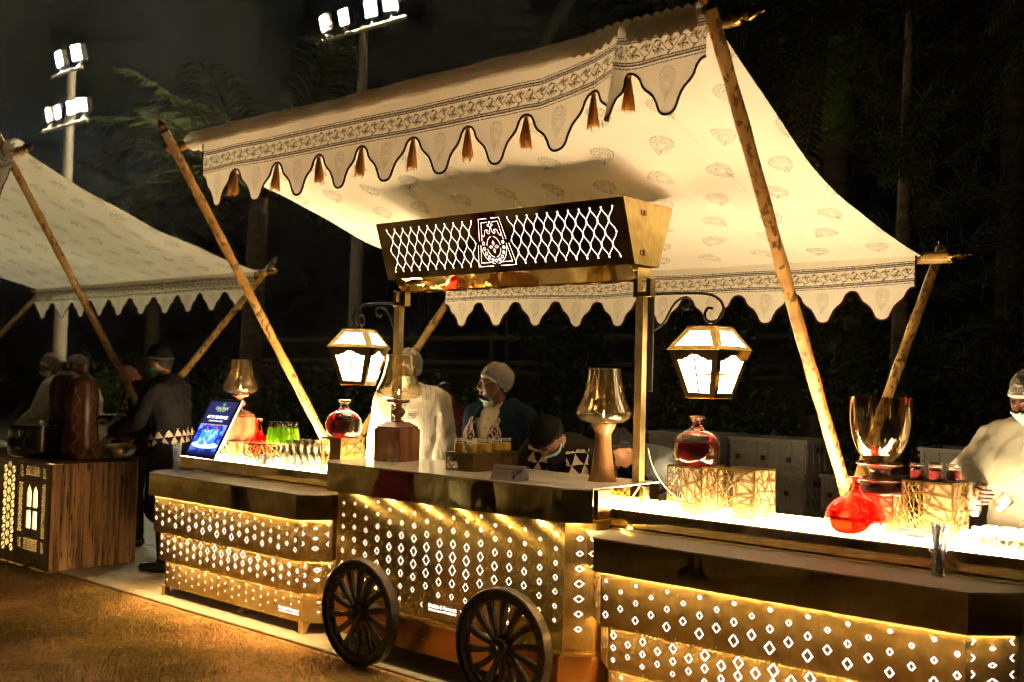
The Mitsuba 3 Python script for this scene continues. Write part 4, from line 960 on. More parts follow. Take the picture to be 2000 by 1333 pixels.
# menu screen
def screen():
    K = thing('menu_screen', 'leaning portrait menu screen lit blue on the left bar', 'screen')
    bl, br = np.array([-7.03, 4.415, 1.006]), np.array([-6.615, 4.405, 1.006])
    u = br - bl; W = np.linalg.norm(u); u /= W
    v = np.array([0, 0.225, 0.43]); H = np.linalg.norm(v); v /= H; n = np.cross(u, v)
    m, _ = panel(sbox(0, 0, W, H), bl, u, v, 0.018); put(K, 'case', m, 'charcoal_plastic')
    fr, _ = panel(sbox(-0.003, -0.003, W + 0.003, H + 0.003).difference(sbox(0, 0, W, H)), bl - n * 0.0005, u, v, 0.017); put(K, 'frame', fr, 'white_plastic')
    key = numbered(f'{K}__display')
    scene[key] = mikit.ply(rect(bl + n * 0.0015 + u * 0.008 + v * 0.008, u * (W - 0.016), v * (H - 0.016)), 'mat_charcoal_plastic', uv=UV4, emitter={'type': 'area', 'radiance': proc(blue_screen), 'sampling_weight': 0.05})
    def txt(t, h, ax, ay, col, w=None, sk=0.0):
        tm = meshkit.text_mesh(t, h, 0.0006, True); tm.vertices -= [tm.bounds[:, 0].mean(), 0, 0]
        if w: tm.apply_scale([w / (tm.bounds[1, 0] - tm.bounds[0, 0]), 1, 1])
        tm.vertices[:, 0] += sk * tm.vertices[:, 1]
        R = np.eye(4); R[:3, :3] = np.stack([u, v, n], 1); R[:3, 3] = bl + u * ax * W + v * ay * H + n * 0.0018; tm.apply_transform(R)
        put(K, 'lettering', tm, 'white_glow', emitter=emit(col, 0.01))
    txt('Velchini', 0.030, 0.5, 0.815, (0.9, 0.75, 0.45), 0.17, 0.35); txt('CATERING', 0.010, 0.52, 0.785, (0.05, 0.75, 0.32), 0.11)
    txt('ART OF BEVERAGES', 0.024, 0.5, 0.665, (2.2, 2.3, 2.6), 0.275); txt('(THE REFRESHING LOUNGE)', 0.011, 0.5, 0.612, (1.2, 1.3, 1.6), 0.19)
    lf = [trimesh.creation.extrude_polygon(affinity.translate(affinity.rotate(affinity.scale(Point(0, 0).buffer(0.012, 8), 0.45, 1.0), a, origin=(0, -0.012)), 0.0, 0.0), 0.0006, engine='earcut') for a in (-38, 0, 38)]
    q = cat_(lf); R = np.eye(4); R[:3, :3] = np.stack([u, v, n], 1); R[:3, 3] = bl + u * 0.53 * W + v * 0.915 * H + n * 0.0018; q.apply_transform(R)
    put(K, 'leaf_emblem', q, 'white_glow', emitter=emit((0.06, 0.8, 0.3), 0.01))
    tp = bl + v * H * 0.72 - n * 0.02
    put(K, 'prop', [tube([tp + u * W * q, np.array([(bl + u * W * q)[0], 4.415 + 0.33, 1.004])], 0.006, 6) for q in (0.3, 0.7)], 'white_plastic')
screen()
def tumbler(label, x, y, z, straws=0, col=0):
    K = thing('straw_glass' if straws else 'cut_tumbler', label, 'glass')
    g = np.random.default_rng(int(x * -100))
    p = np.array([(0.001, 0.002), (0.026, 0.002), (0.029, 0.008), (0.030, 0.05), (0.034, 0.105)])
    m = lathe(spl(p[1:], 20), 16, (x, y, z))
    put(K, 'glass_wall', m, 'glass_clear', 25); put(K, 'glass_base', lathe([(0.001, 0.001), (0.027, 0.001), (0.028, 0.010), (0.001, 0.012)], 16, (x, y, z)), 'glass_solid', 25)
    cuts = []
    for k in range(12):
        a = k * np.pi / 6
        for zz in (0.012, 0.026, 0.040): cuts.append(ball((x + 0.0295 * math.cos(a + (zz * 40)), y + 0.0295 * math.sin(a + zz * 40), z + zz), (0.004, 0.004, 0.005), 1))
    put(K, 'cut_facets', cuts, 'glass_clear', True, kind='stuff')
    for k in range(straws):
        a = g.uniform(0, 6.28); r0 = 0.018 * math.sqrt(g.random()); lean = g.choice([-1, 1]) * g.uniform(0.012, 0.034)
        b = np.array([x + r0 * math.cos(a), y + r0 * math.sin(a), z + 0.013]); t = np.array([x + r0 * math.cos(a) * 1.1 + lean * 0.8, y + r0 * math.sin(a) + lean * 0.4, z + 0.013 + g.uniform(0.185, 0.205)])
        m, uv = grid(lambda U, V: b + (t - b) * V[..., None] + 0.0052 * np.stack([np.cos(U * 2 * np.pi), np.sin(U * 2 * np.pi), 0 * U], -1), np.linspace(0, 1, 9), np.linspace(0, 1, 2))
        uv[:, 1] *= 0.2; put(K, 'straw', m, 'straw', True, uv)
tumbler('glass of white dotted paper straws on the far end of the left ledge', -6.83, 4.24, ZL, 12)
tumbler('empty cut tumbler on the ledge below the menu screen', -6.64, 4.30, ZL)

# cart top
pedestal_lamp('hurricane lamp on square wooden block standing on the cart top', -4.79, 4.52, ZC, 0.205, 0.200, 1.0, 0.12)
tumbler('empty clear tumbler on the cart top in front of the wooden lamp', -4.475, 4.19, ZC)
zD = lattice_box(-3.965, 4.33, ZC, 0.215, 0.40, 0.100, 'gold lattice box carrying the jars of yellow custard', 34)
jar_p = spl([(0.024, 0.001), (0.028, 0.004), (0.031, 0.05), (0.0315, 0.056), (0.029, 0.060), (0.030, 0.064), (0.030, 0.074)], 24)
def jar(label, group, x, y, z, fill, fmat, tilt=None):
    K = thing('dessert_jar', label, 'jar', group)
    ms = [('glass_wall', lathe(np.vstack([[(0.001, 0.001)], jar_p]), 28), 'glass_clear', True)]
    if not fill:
        q = jar_p[::-1] - [0.0026, 0]; q = q[q[:, 1] > 0.004]
        gm = lathe(np.vstack([[(0.0008, 0.001)], jar_p, q, [(0.0008, 0.005)]]), 28)
        if gm.volume < 0: gm.invert()
        ms = [('glass_wall', gm, 'goblet_glass', 40)]
    r = trimesh.creation.torus(0.0302, 0.0022, 28, 8); r.apply_translation((0, 0, 0.074)); ms.append(('rim', r, 'glass_solid', True))
    r = trimesh.creation.torus(0.0302, 0.0018, 28, 8); r.apply_translation((0, 0, 0.064)); ms.append(('neck_ring', r, 'glass_solid', True))
    if fill:
        k = jar_p[jar_p[:, 1] < fill] - [0.0016, 0]
        ms.append(('filling', lathe(np.vstack([[(0.001, 0.003)], k[1:], [(0.015, k[-1, 1] + 0.002), (0.001, k[-1, 1] + 0.001)]]), 28), fmat, 50))
    for nm, m, mt, sm in ms:
        if tilt is not None: m.apply_transform(tilt)
        m.apply_translation((x, y, z)); put(K, nm, m, mt, sm)
for w, x, y in (('leftmost front', -4.135, 4.40), ('second from left', -4.085, 4.50), ('third from left', -4.02, 4.375), ('hindmost small', -4.03, 4.60), ('rightmost', -4.025, 4.68), ('fourth from left', -4.00, 4.48)):
    jar(f'{w} open jar of yellow custard on the lattice box at the cart', 'custard jars on the cart', x, y, zD, 0.050, 'custard')
tent_card('white tent card with blue flower print at the front of the cart top', -3.63, 4.10, -3.43, 4.125, ZC, 0.080, [('PASSION FRUIT MOUSSE', 0.0065, 0.08, 0.70), ('Jar', 0.008, 0.1, 0.35)], True)
nk, uvn = grid(lambda u, v: np.stack([-3.46 + 0.30 * u, 4.17 + 0.12 * v + 0.03 * u, ZC + 0.002 + 0.018 * meshkit.fbm(np.stack([u * 4, v * 4, u * 0], -1), 3) * np.minimum(1, 8 * np.minimum(np.minimum(u, 1 - u), np.minimum(v, 1 - v)))], -1), np.linspace(0, 1, 26), np.linspace(0, 1, 14))
one('paper_napkin', nk, 'napkin', 'crumpled cream napkin on the right end of the cart top', 'napkin', smooth=True)
K = thing('hurricane_lamp', 'hurricane lamp on tall waisted honey coloured wooden stand', 'lamp')
hx, hy = -3.225, 4.545
st = spl([(0.070, 0.0), (0.088, 0.03), (0.094, 0.06), (0.072, 0.13), (0.052, 0.24), (0.042, 0.33), (0.046, 0.38), (0.064, 0.415), (0.066, 0.425)], 50) * [1.03, 1.0]
put(K, 'waisted_stand', lathe(np.vstack([[(0.001, 0)], st, [(0.001, 0.425)]]), 44, (hx, hy, ZT)), 'wood_honey', 40)
glass_shade(K, hx, hy, ZT + 0.427, 1.03); candle(K, hx, hy, ZT + 0.4265)

# right table
zE = lattice_box(-2.63, 4.56, ZT, 0.205, 0.225, 0.232, 'gold lattice box under the red flask by the right lantern', 35)
flask('round glass flask half full of red drink below the right lantern', -2.73, 4.672, zE, 1.0)
lattice_box(-2.35, 4.575, ZT, 0.205, 0.225, 0.235, 'bare gold lattice box right of the flask box', 36)
K = thing('red_glass_bottle', 'squat bright red glass bottle on the front of the right glowing top', 'bottle')
bottle_body(K, [(0.088, 0.0), (0.118, 0.012), (0.130, 0.045), (0.130, 0.085), (0.112, 0.125), (0.070, 0.160), (0.036, 0.182), (0.027, 0.200), (0.026, 0.235), (0.031, 0.248)], -1.838, 4.535, ZT, 'glass_red', 0.085, 'orange_drink')
zG = lattice_box(-1.715, 4.66, ZT, 0.19, 0.18, 0.165, 'gold lattice box under the turned dark wood candle stand', 37)
K = thing('candle_stand', 'dark turned wood stand with a big mirrored bell glass', 'candle holder')
cx, cy = -1.815, 4.755
st = spl([(0.125, 0.0), (0.128, 0.012), (0.095, 0.025), (0.062, 0.040), (0.085, 0.052), (0.098, 0.062), (0.080, 0.072), (0.046, 0.090), (0.050, 0.110), (0.095, 0.128), (0.106, 0.136), (0.098, 0.144)], 60)
put(K, 'turned_base', lathe(np.vstack([[(0.001, 0.0)], st, [(0.001, 0.144)]]), 48, (cx, cy, zG)), 'wood_dark', 40)
glass_shade(K, cx, cy, zG + 0.146, 1.0, [(0.060, 0.0), (0.085, 0.025), (0.110, 0.07), (0.128, 0.13), (0.137, 0.19), (0.140, 0.25), (0.140, 0.295)], 'mirror_glass')
candle(K, cx, cy, zG + 0.1455, 0.028)
zH = lattice_box(-1.455, 4.655, ZT, 0.225, 0.225, 0.245, 'gold lattice box carrying the jars of red pudding', 38)
for w, x, y in (('left front', -1.625, 4.70), ('right front', -1.545, 4.695), ('left rear', -1.575, 4.785), ('right rear', -1.495, 4.78)):
    jar(f'{w} open jar of red pudding on the right lattice box', 'red pudding jars on the right table', x, y, zH, 0.046, 'pudding')
tent_card('white tent card behind the blue dotted straws', -1.62, 4.43, -1.475, 4.435, ZT, 0.062, [('Rose Falooda', 0.0075, 0.3, 0.5)])
tumbler('glass of blue dotted paper straws on the right ledge', -1.405, 4.31, ZL, 14, 1)
for j in range(4):
    for i in range(5):
        x, y = -1.335 + 0.072 * i + 0.02 * (j % 2), 4.46 + 0.078 * j
        if x > -1.06: continue
        jar('empty jar glowing on the right end of the lit top', 'empty jars at the right end', x, y, ZT, 0, None)
        kk = [k for k in scene if k.startswith('dessert_jar')][-1].split('__')[0]
        put(kk, 'paper_lid', lathe([(0.0315, 0.076), (0.031, 0.079), (0.001, 0.080)], 24, (x, y, ZT)), 'frosted', 30)

# grey plastic crates behind
def crate(x0, x1, y0, y1, z0, h, label):
    K = thing('plastic_crate', label, 'crate', 'grey plastic crates stacked behind the bar')
    t = 0.004; g = 0.012
    P = sbox(x0, y0, x1, y1)
    put(K, 'shell', [prism(list(P.buffer(-g).exterior.coords), z0, z0 + 0.006)] + [ring(list(P.buffer(-g).exterior.coords), t, z0 + 0.006, z0 + h - 0.004)], 'crate_grey')
    put(K, 'rim', ring(list(P.exterior.coords), g + t, z0 + h - 0.022, z0 + h), 'crate_grey')
    for z in (0.05, 0.11, 0.165): put(K, 'rib', ring(list(P.buffer(-0.003).exterior.coords), g - 0.003, z0 + z * h / 0.22, z0 + z * h / 0.22 + 0.009), 'crate_grey')
    vs = []
    for x in np.linspace(x0 + 0.03, x1 - 0.03, 7): vs.append(plain(x - 0.007, x + 0.007, y0 + 0.004, y0 + g - 0.0005, z0 + 0.01, z0 + h - 0.023))
    for y in np.linspace(y0 + 0.03, y1 - 0.03, 5): vs.append(plain(x1 - g + 0.0005, x1 - 0.004, y - 0.007, y + 0.007, z0 + 0.01, z0 + h - 0.023))
    put(K, 'upright_rib_row', vs, 'crate_grey', kind='stuff')
    put(K, 'hand_hold', [plain(x1 - g - 0.0005, x1 - 0.0055, (y0 + y1) / 2 - 0.05, (y0 + y1) / 2 + 0.05, z0 + h - 0.085, z0 + h - 0.055)], 'charcoal_plastic')
    for k in range(3): put(K, 'clip', bx(x0 + 0.06 + 0.18 * k, x0 + 0.09 + 0.18 * k, y0 - 0.003, y0 + 0.0035, z0 + 0.07, z0 + 0.10, 0.001), 'charcoal_plastic')
for (x0, x1, y0, n, nm) in ((-3.42, -2.86, 6.25, 6, 'behind the red flask'), (-2.83, -2.40, 6.40, 5, 'beside the slanting front pole'), (-2.17, -1.58, 6.30, 6, 'right of the bell glass'), (-4.10, -3.52, 6.3, 6, 'behind the bending workers')):
    for k in range(n):
        dx = 0.02 * (rng.random() - 0.5)
        lv = ('bottom', 'second', 'third', 'fourth', 'fifth', 'top')[k if k < n - 1 else 5]
        crate(x0 + dx, x1 + dx, y0, y0 + 0.42, 0.014 + k * 0.2155, 0.215, f'grey plastic crate {nm}, {lv} of its stack')

# ------------------------------------------------------------------ wooden crate bar of the other stall
def crate_bar():
    K = thing('wooden_bar', 'rough wooden crate bar with lit carved front panels', 'bar counter')
    x1, x0, y0, y1, h = -8.18, -10.7, 3.965, 4.71, 0.866
    ys = np.linspace(y0 + 0.03, y1, 7)
    for a, b in zip(ys[:-1], ys[1:]): put(K, 'plank', bx(x1 - 0.02, x1 + 0.001 * rng.random(), a + 0.0015, b - 0.0015, 0.014, h + 0.004 * rng.random(), 0.003), 'plank')
    put(K, 'corner_post', bx(x1 - 0.045, x1 + 0.006, y0 - 0.006, y0 + 0.029, 0.014, h, 0.004), 'plank')
    put(K, 'counter_top', [bx(x0, x1 + 0.00, y0 + 0.02, y1 + 0.02, h + 0.006, h + 0.034, 0.004), bx(x0, x1 - 0.10, y0 - 0.035, y0 + 0.019, h + 0.005, h + 0.033, 0.004)], 'wood_top')
    # carved front
    W = x1 - 0.046 - x0
    g = sbox(0, 0, W, h - 0.014); hl = []
    def mesh_(a0, b0, a1, b1, p):
        w, hh = a1 - a0, b1 - b0
        nx, ny = max(1, int(w / p)), max(1, int(hh / (p * 0.87)))
        for j in range(ny):
            for i in range(nx + 1):
                cx = a0 + (i + (0.5 if j % 2 == 0 else 0.0)) * w / (nx + 0.0) ; cy = b0 + (j + 0.5) * hh / ny
                if a0 + p * 0.4 < cx < a1 - p * 0.4: hl.append(Point(cx, cy).buffer(p * 0.36, 3))
    for i in range(3):
        R = W - i * 0.86                       # each door 0.58 wide then a fretwork strip
        a0, a1 = R - 0.58, R
        mesh_(a0 + 0.05, 0.14, a0 + 0.12, 0.22, 0.018); mesh_(a0 + 0.16, 0.13, a1 - 0.17, 0.23, 0.020); mesh_(a1 - 0.12, 0.13, a1 - 0.06, 0.22, 0.018)
        mesh_(a0 + 0.05, 0.72, a0 + 0.12, 0.82, 0.018); mesh_(a0 + 0.16, 0.74, a1 - 0.17, 0.82, 0.020); mesh_(a1 - 0.12, 0.73, a1 - 0.06, 0.82, 0.018)
        mesh_(a0 + 0.04, 0.27, a0 + 0.12, 0.68, 0.024); mesh_(a1 - 0.125, 0.25, a1 - 0.055, 0.69, 0.021)
        for cx in (a0 + 0.235, a1 - 0.235):
            hl.append(sbox(cx - 0.036, 0.31, cx + 0.036, 0.455)); hl.append(Polygon([(cx - 0.036, 0.485), (cx + 0.036, 0.485), (cx + 0.036, 0.60), (cx + 0.022, 0.635), (cx, 0.665), (cx - 0.022, 0.635), (cx - 0.036, 0.60)]))
        b0, b1 = a0 - 0.25, a0 - 0.03
        for j in range(10):
            for k in range(3):
                q = Point(b0 + 0.035 + k * 0.075, 0.12 + j * 0.072 + (0.036 if k % 2 else 0)).buffer(0.031, 6)
                hl.append(q.difference(affinity.rotate(sbox(q.centroid.x - 0.04, q.centroid.y - 0.006, q.centroid.x + 0.04, q.centroid.y + 0.006), 35 + 70 * (k % 2))))
    m, uv = panel(g.difference(unary_union(hl)), (x0, y0, 0.014), X_, Z_, 0.018)
    put(K, 'carved_front', m, 'limed_wood')
    for i in range(3):
        R = x0 + W - i * 0.86
        put(K, 'door_bead', [bx(R - 0.60, R - 0.588, y0 - 0.006, y0 - 0.0005, 0.09, 0.85, 0.002), bx(R - 0.45, R - 0.12, y0 - 0.006, y0 - 0.0005, 0.262, 0.272, 0.002), bx(R - 0.45, R - 0.12, y0 - 0.006, y0 - 0.0005, 0.698, 0.708, 0.002)], 'limed_wood')
    put(K, 'light_sheet', rect((x0 + 0.03, y0 + 0.11, 0.04), (W - 0.05, 0, 0), (0, 0, h - 0.07)), 'white_glow', emitter=emit((3.4, 2.5, 1.05), 0.3))
    put(K, 'inner_case', [plain(x0, x1 - 0.05, y0 + 0.115, y0 + 0.12, 0.014, h), plain(x1 - 0.048, x1 - 0.046, y0 + 0.02, y0 + 0.114, 0.014, h)], 'white_cloth')
crate_bar()
zK = 0.9005
def tall_bottle(label, x, y, s):
    K = thing('carved_wooden_bottle', label, 'bottle', 'tall carved wooden bottles on the crate bar')
    p = spl([(0.105, 0.0), (0.118, 0.01), (0.128, 0.25), (0.126, 0.50), (0.115, 0.60), (0.080, 0.672), (0.046, 0.705), (0.042, 0.75), (0.046, 0.78)], 60) * s
    put(K, 'body', lathe(np.vstack([[(0.001, 0)], p, [(0.03, 0.78 * s), (0.03, 0.72 * s), (0.001, 0.72 * s)]]), 40, (x, y, zK)), 'wood_dark', 40)
    bd = []
    for a in np.linspace(0, 2 * np.pi, 12, endpoint=False):
        for t in np.linspace(0.02, 0.62, 46): 
            r = np.interp(t * s, p[:, 1], p[:, 0]); bd.append(trimesh.Trimesh(_ico[1].vertices * 0.0028 + [x + r * math.cos(a), y + r * math.sin(a), zK + t * s], _ico[1].faces, process=False))
    put(K, 'bead_row', bd, 'wood_red', True, kind='stuff')
    ms = []
    for a in np.linspace(0.26, 2 * np.pi + 0.26, 6, endpoint=False):
        t = np.linspace(0.03, 0.6, 60); r = np.interp(t * s, p[:, 1], p[:, 0]) + 0.001; aa = a + 0.16 * np.sin(t * 42)
        ms.append(tube(np.stack([x + r * np.cos(aa), y + r * np.sin(aa), zK + t * s], 1), 0.0022, 4))
    put(K, 'carved_scroll', ms, 'wood_red', kind='stuff')
tall_bottle('nearer tall carved wooden bottle on the crate bar', -8.275, 4.235, 1.0)
tall_bottle('tall carved wooden bottle behind the nearer one, by the dark jar', -8.70, 4.30, 1.03)
K = thing('drink_dispenser', 'big glass jar of dark drink with pink glass top on the crate bar', 'jar')
jx, jy = -8.72, 4.06
p = spl([(0.165, 0.0), (0.195, 0.02), (0.205, 0.15), (0.203, 0.26), (0.15, 0.39), (0.095, 0.47), (0.085, 0.50)], 40)
put(K, 'glass_wall', lathe(np.vstack([[(0.001, 0)], p]), 44, (jx, jy, zK)), 'glass_clear', True)
k = p[p[:, 1] < 0.27] - [0.005, -0.001]; put(K, 'drink', lathe(np.vstack([[(0.001, 0.002)], k, [(0.001, k[-1, 1])]]), 44, (jx, jy, zK)), 'charcoal_plastic', 50)
K = thing('food_bowl', 'wide steel bowl of cream coloured food with paper wrap at the crate bar', 'bowl')
fx, fy = -8.23, 4.56
put(K, 'bowl', lathe(spl([(0.05, 0.0), (0.10, 0.02), (0.125, 0.06), (0.13, 0.085)], 20), 36, (fx, fy, zK)), 'steel', True)
put(K, 'food', lathe(spl([(0.126, 0.075), (0.118, 0.10), (0.07, 0.118), (0.001, 0.124)], 16), 30, (fx, fy, zK)), 'custard', True)
put(K, 'paper_wrap', xf(bx(-0.05, 0.05, -0.004, 0.004, 0, 0.15, 0.002), (fx - 0.15, fy - 0.05, zK), 0.5), 'napkin')
K = thing('steel_pot', 'small shiny steel pot far left on the crate bar', 'pot')
put(K, 'body', lathe([(0.001, 0), (0.07, 0), (0.075, 0.01), (0.075, 0.14), (0.085, 0.146), (0.085, 0.15), (0.072, 0.15), (0.001, 0.146)], 30, (-9.35, 4.36, zK)), 'steel', 40)
put(K, 'handle', tube(spl([(-9.275, 4.36, zK + 0.12), (-9.22, 4.36, zK + 0.10), (-9.22, 4.36, zK + 0.05), (-9.275, 4.36, zK + 0.03)], 16), 0.006, 6), 'steel')
one('wire_stand', [trimesh.creation.torus(0.05, 0.004, 24, 6)] and cat_([xf(trimesh.creation.torus(r, 0.004, 24, 6), (-8.28 + dx, 4.50, zK + z), 0, math.pi / 2) for dx, z, r in ((0, 0.045, 0.04), (0.05, 0.045, 0.04), (-0.05, 0.045, 0.04))] + [bx(-8.38, -8.18, 4.46, 4.54, zK, zK + 0.005)]), 'steel', 'small wire ring stand beside the nearer wooden bottle', 'stand')
# ------------------------------------------------------------------ people
def mf_hull(balls):
    return manifold3d.Manifold.hull_points(np.vstack([_ico[1].vertices * (r if np.isscalar(r) else np.asarray(r)) + np.asarray(c) for c, r in balls]))
def mf_mesh(m):
    q = m.to_mesh(); return trimesh.Trimesh(q.vert_properties[:, :3], q.tri_verts, process=True)
def mf_from(t):
    return manifold3d.Manifold(manifold3d.Mesh(np.asarray(t.vertices, np.float32), np.asarray(t.faces, np.uint32)))
def blob(hulls, ref=0.02, it=10):
    m = manifold3d.Manifold.batch_boolean(hulls, manifold3d.OpType.Add).refine_to_length(ref)
    t = mf_mesh(m)
    if it: trimesh.smoothing.filter_taubin(t, lamb=0.5, nu=-0.52, iterations=it)
    return t
def G(v, c, s, amp):
    d = (v - np.asarray(c)) / np.asarray(s); return amp * np.exp(-0.5 * (d * d).sum(1))
def head_base(nose=1.0):
    m = _ico[4].copy(); v = m.vertices * [0.074, 0.096, 0.118]
    lo = np.clip(-v[:, 2] / 0.118, 0, 1)
    v[:, 0] *= 1 - 0.34 * lo ** 1.6
    v[:, 1] = np.where(v[:, 1] < 0, v[:, 1] * (1 - 0.28 * lo), v[:, 1] * (1 - 0.10 * lo ** 2))
    v[:, 1] += np.where(v[:, 1] > 0.06, -0.006 * np.clip(1 - np.abs(v[:, 0]) / 0.05, 0, 1), 0)      # flatter face
    up = np.clip(v[:, 2] / 0.118, 0, 1); v[:, 0] *= 1 + 0.05 * np.sin(up * np.pi)
    dy = G(v, (0, .094, -.018), (.0095, .03, .020), 0.021 * nose) + G(v, (0, .094, .004), (.007, .03, .022), 0.010 * nose) + G(v, (.013, .09, -.027), (.008, .03, .008), .007) + G(v, (-.013, .09, -.027), (.008, .03, .008), .007)
    dy += G(v, (.031, .085, .014), (.014, .03, .009), -.009) + G(v, (-.031, .085, .014), (.014, .03, .009), -.009)
    dy += G(v, (.028, .09, .034), (.018, .03, .007), .005) + G(v, (-.028, .09, .034), (.018, .03, .007), .005)
    dy += G(v, (0, .09, -.055), (.020, .03, .009), .008) + G(v, (0, .09, -.058), (.02, .03, .0022), -.003) + G(v, (0, .09, -.074), (.02, .03, .006), -.003) + G(v, (0, .085, -.097), (.018, .04, .014), .012)
    v[:, 1] += dy
    dx = G(v, (.048, .06, -.012), (.02, .03, .02), .004); v[:, 0] += dx - G(v, (-.048, .06, -.012), (.02, .03, .02), .004)
    m.vertices = v
    return m
HEAD = head_base()
def thr(y, ks): return np.interp(y, [-.10, -.05, 0.0, .03, .06, .10], ks)
class Person:
    def __init__(s, label, x, y, rz, h=1.72, lean=0.0, yaw=0.0, pitch=0.0, skin='skin_mid', build=1.0, hands=((0.30, 0.30, 1.0), (-0.30, 0.30, 1.0)), elbow=((.3, -.5, -.3), (-.3, -.5, -.3)), legs=True, roll=0.0, curl=(0.5, 0.5), sink=0.0):
        s.K = thing('person', label, 'person')
        k = h / 1.75; s.k = k
        s.R = trimesh.transformations.euler_matrix(0, 0, rz); s.R[:3, 3] = (x, y, 0.013 - sink); s.F = sink
        hip = np.array([0, 0, 0.95]); c, si = math.cos(lean), math.sin(lean)
        s.hip, s.c, s.si = hip * k, c, si
        RL = np.array([[1, 0, 0], [0, c, si], [0, -si, c]])
        s.RL = RL
        B = lambda p: (hip + RL @ (np.asarray(p, float) - hip)) * k
        b = build
        sh = [B((sg * 0.180 * b, -0.005, 1.435)) for sg in (1, -1)]
        s.sh = sh
        torso = lambda d: [mf_hull([(B((sg * .085 * b, 0, .95)), .118 * b * k + d) for sg in (1, -1)] + [(B((sg * .075 * b, .01, 1.12)), .112 * b * k + d) for sg in (1, -1)]),
                           mf_hull([(B((sg * .075 * b, .01, 1.12)), .112 * b * k + d) for sg in (1, -1)] + [(B((sg * .085 * b, .0, 1.30)), .118 * b * k + d) for sg in (1, -1)]),
                           mf_hull([(B((sg * .085 * b, .0, 1.30)), .118 * b * k + d) for sg in (1, -1)] + [(B((sg * .155 * b, -.005, 1.43)), .068 * k + d) for sg in (1, -1)] + [(B((0, -.01, 1.475)), .062 * k + d)])]
        s.el, s.wr = [], []
        for i in (0, 1):
            T = np.asarray(hands[i], float) * k; S = sh[i]; la, lb = 0.285 * k, 0.265 * k
            d = T - S; L = np.linalg.norm(d)
            if L > (la + lb) * 0.995: T = S + d / L * (la + lb) * 0.995; d = T - S; L = np.linalg.norm(d)
            a = (la * la - lb * lb + L * L) / (2 * L); hh = math.sqrt(max(la * la - a * a, 0))
            e = np.asarray(elbow[i], float); e = e - d * (e @ d) / (L * L); e /= np.linalg.norm(e)
            s.el.append(S + d / L * a + e * hh); s.wr.append(T)
        arms = lambda d: sum([[mf_hull([(sh[i], .062 * k + d), (s.el[i], .044 * k + d)]), mf_hull([(s.el[i], .046 * k + d), (s.wr[i], .031 * k + d * 1.1)])] for i in (0, 1)], [])
        s.torso, s.arms = torso, arms
        neck = B((0, .005, 1.50)); ntop = B((0, .02, 1.56))
        Rh = (trimesh.transformations.rotation_matrix(yaw, [0, 0, 1]) @ trimesh.transformations.rotation_matrix(-pitch, [1, 0, 0]) @ trimesh.transformations.rotation_matrix(roll, [0, 1, 0]))[:3, :3]
        hk = 0.5 + 0.5 * k
        s.label = label; s.H = np.eye(4); s.H[:3, :3] = Rh * hk; s.H[:3, 3] = ntop + Rh @ np.array([0, .022, .085]) * hk
        def leg(i, d): 
            sg = 1 - 2 * i
            hp, kn, an = np.array([sg * .09, 0, .93]) * k, np.array([sg * .10, .015 + 1.1 * sink, .50 + .45 * sink]) * k, np.array([sg * .105, -.02, .09]) * k + np.array([0, 0, sink])
            return [mf_hull([(hp, .088 * k + d), (kn, .056 * k + d)]), mf_hull([(kn, .057 * k + d), (an, .038 * k + d * 1.3)])]
        s.leg = leg
        feet = [mf_hull([(np.array([sg * .105, -.03, .045]) * k + np.array([0, 0, sink]), .04), (np.array([sg * .11, .15, .03]) * k + np.array([0, 0, sink]), .028)]) for sg in (1, -1)]
        hd = HEAD.copy(); hd.apply_transform(s.H)
        ears = []
        for sg in (1, -1):
            e = ball((0, 0, 0), (.010, .021, .031), 2); e.apply_transform(trimesh.transformations.euler_matrix(0.15, 0, -sg * 0.35)); e.apply_translation((sg * .075, -.006, -.004)); e.apply_transform(s.H); ears.append(mf_from(e))
        body = [q.refine_to_length(0.03) for q in torso(0) + arms(0) + (leg(0, 0) + leg(1, 0) if legs else [])] + [mf_hull([(neck, .058 * k), (ntop + Rh @ np.array([0, .0, .03]), .052 * k)]).refine_to_length(.02), mf_from(hd)] + ears
        for i in (0, 1): body.append(s.hand(i, curl[i]))
        t = mf_mesh(manifold3d.Manifold.batch_boolean(body, manifold3d.OpType.Add)); s.add('body', t, skin, 50)
        # eyes, brows, lips
        for sg in (1, -1):
            e = s.add('eye', s.hd(ball((sg * .031, .0775, .013), (.0125, .0095, .0075), 2)), 'eye_white', True)
            s.sub(e, 'iris', s.hd(ball((sg * .031, .0848, .0130), (.0052, .0035, .0055), 2)), 'hair', True)
            s.sub(e, 'eyelid', s.hd(tube([(sg * .017, .083, .014), (sg * .026, .0885, .0195), (sg * .036, .0875, .0195), (sg * .045, .080, .014)], .0022, 6)), skin, 40)
            s.add('eyebrow', s.hd(tube([(sg * .013, .0945, .032), (sg * .028, .0945, .038), (sg * .047, .083, .034)], [.003, .0038, .0018], 6)), 'hair', 40)
        s.add('lips', s.hd(cat_([ball((0, .0935, -.0515), (.020, .0075, .0045), 2), ball((0, .0935, -.0600), (.018, .0078, .0052), 2)])), 'lip', True)
        if legs:
            s.add('shoe', [mf_mesh(mf_hull([(np.array([sg * .105, -.035, .045]) * k + np.array([0, 0, sink]), .047), (np.array([sg * .112, .17, .032]) * k + [0, 0, sink], .034)]).refine_to_length(.03)) for sg in (1,)][0], 'charcoal_plastic', 50)
            s.add('shoe', [mf_mesh(mf_hull([(np.array([sg * .105, -.035, .045]) * k + np.array([0, 0, sink]), .047), (np.array([sg * .112, .17, .032]) * k + [0, 0, sink], .034)]).refine_to_length(.03)) for sg in (-1,)][0], 'charcoal_plastic', 50)
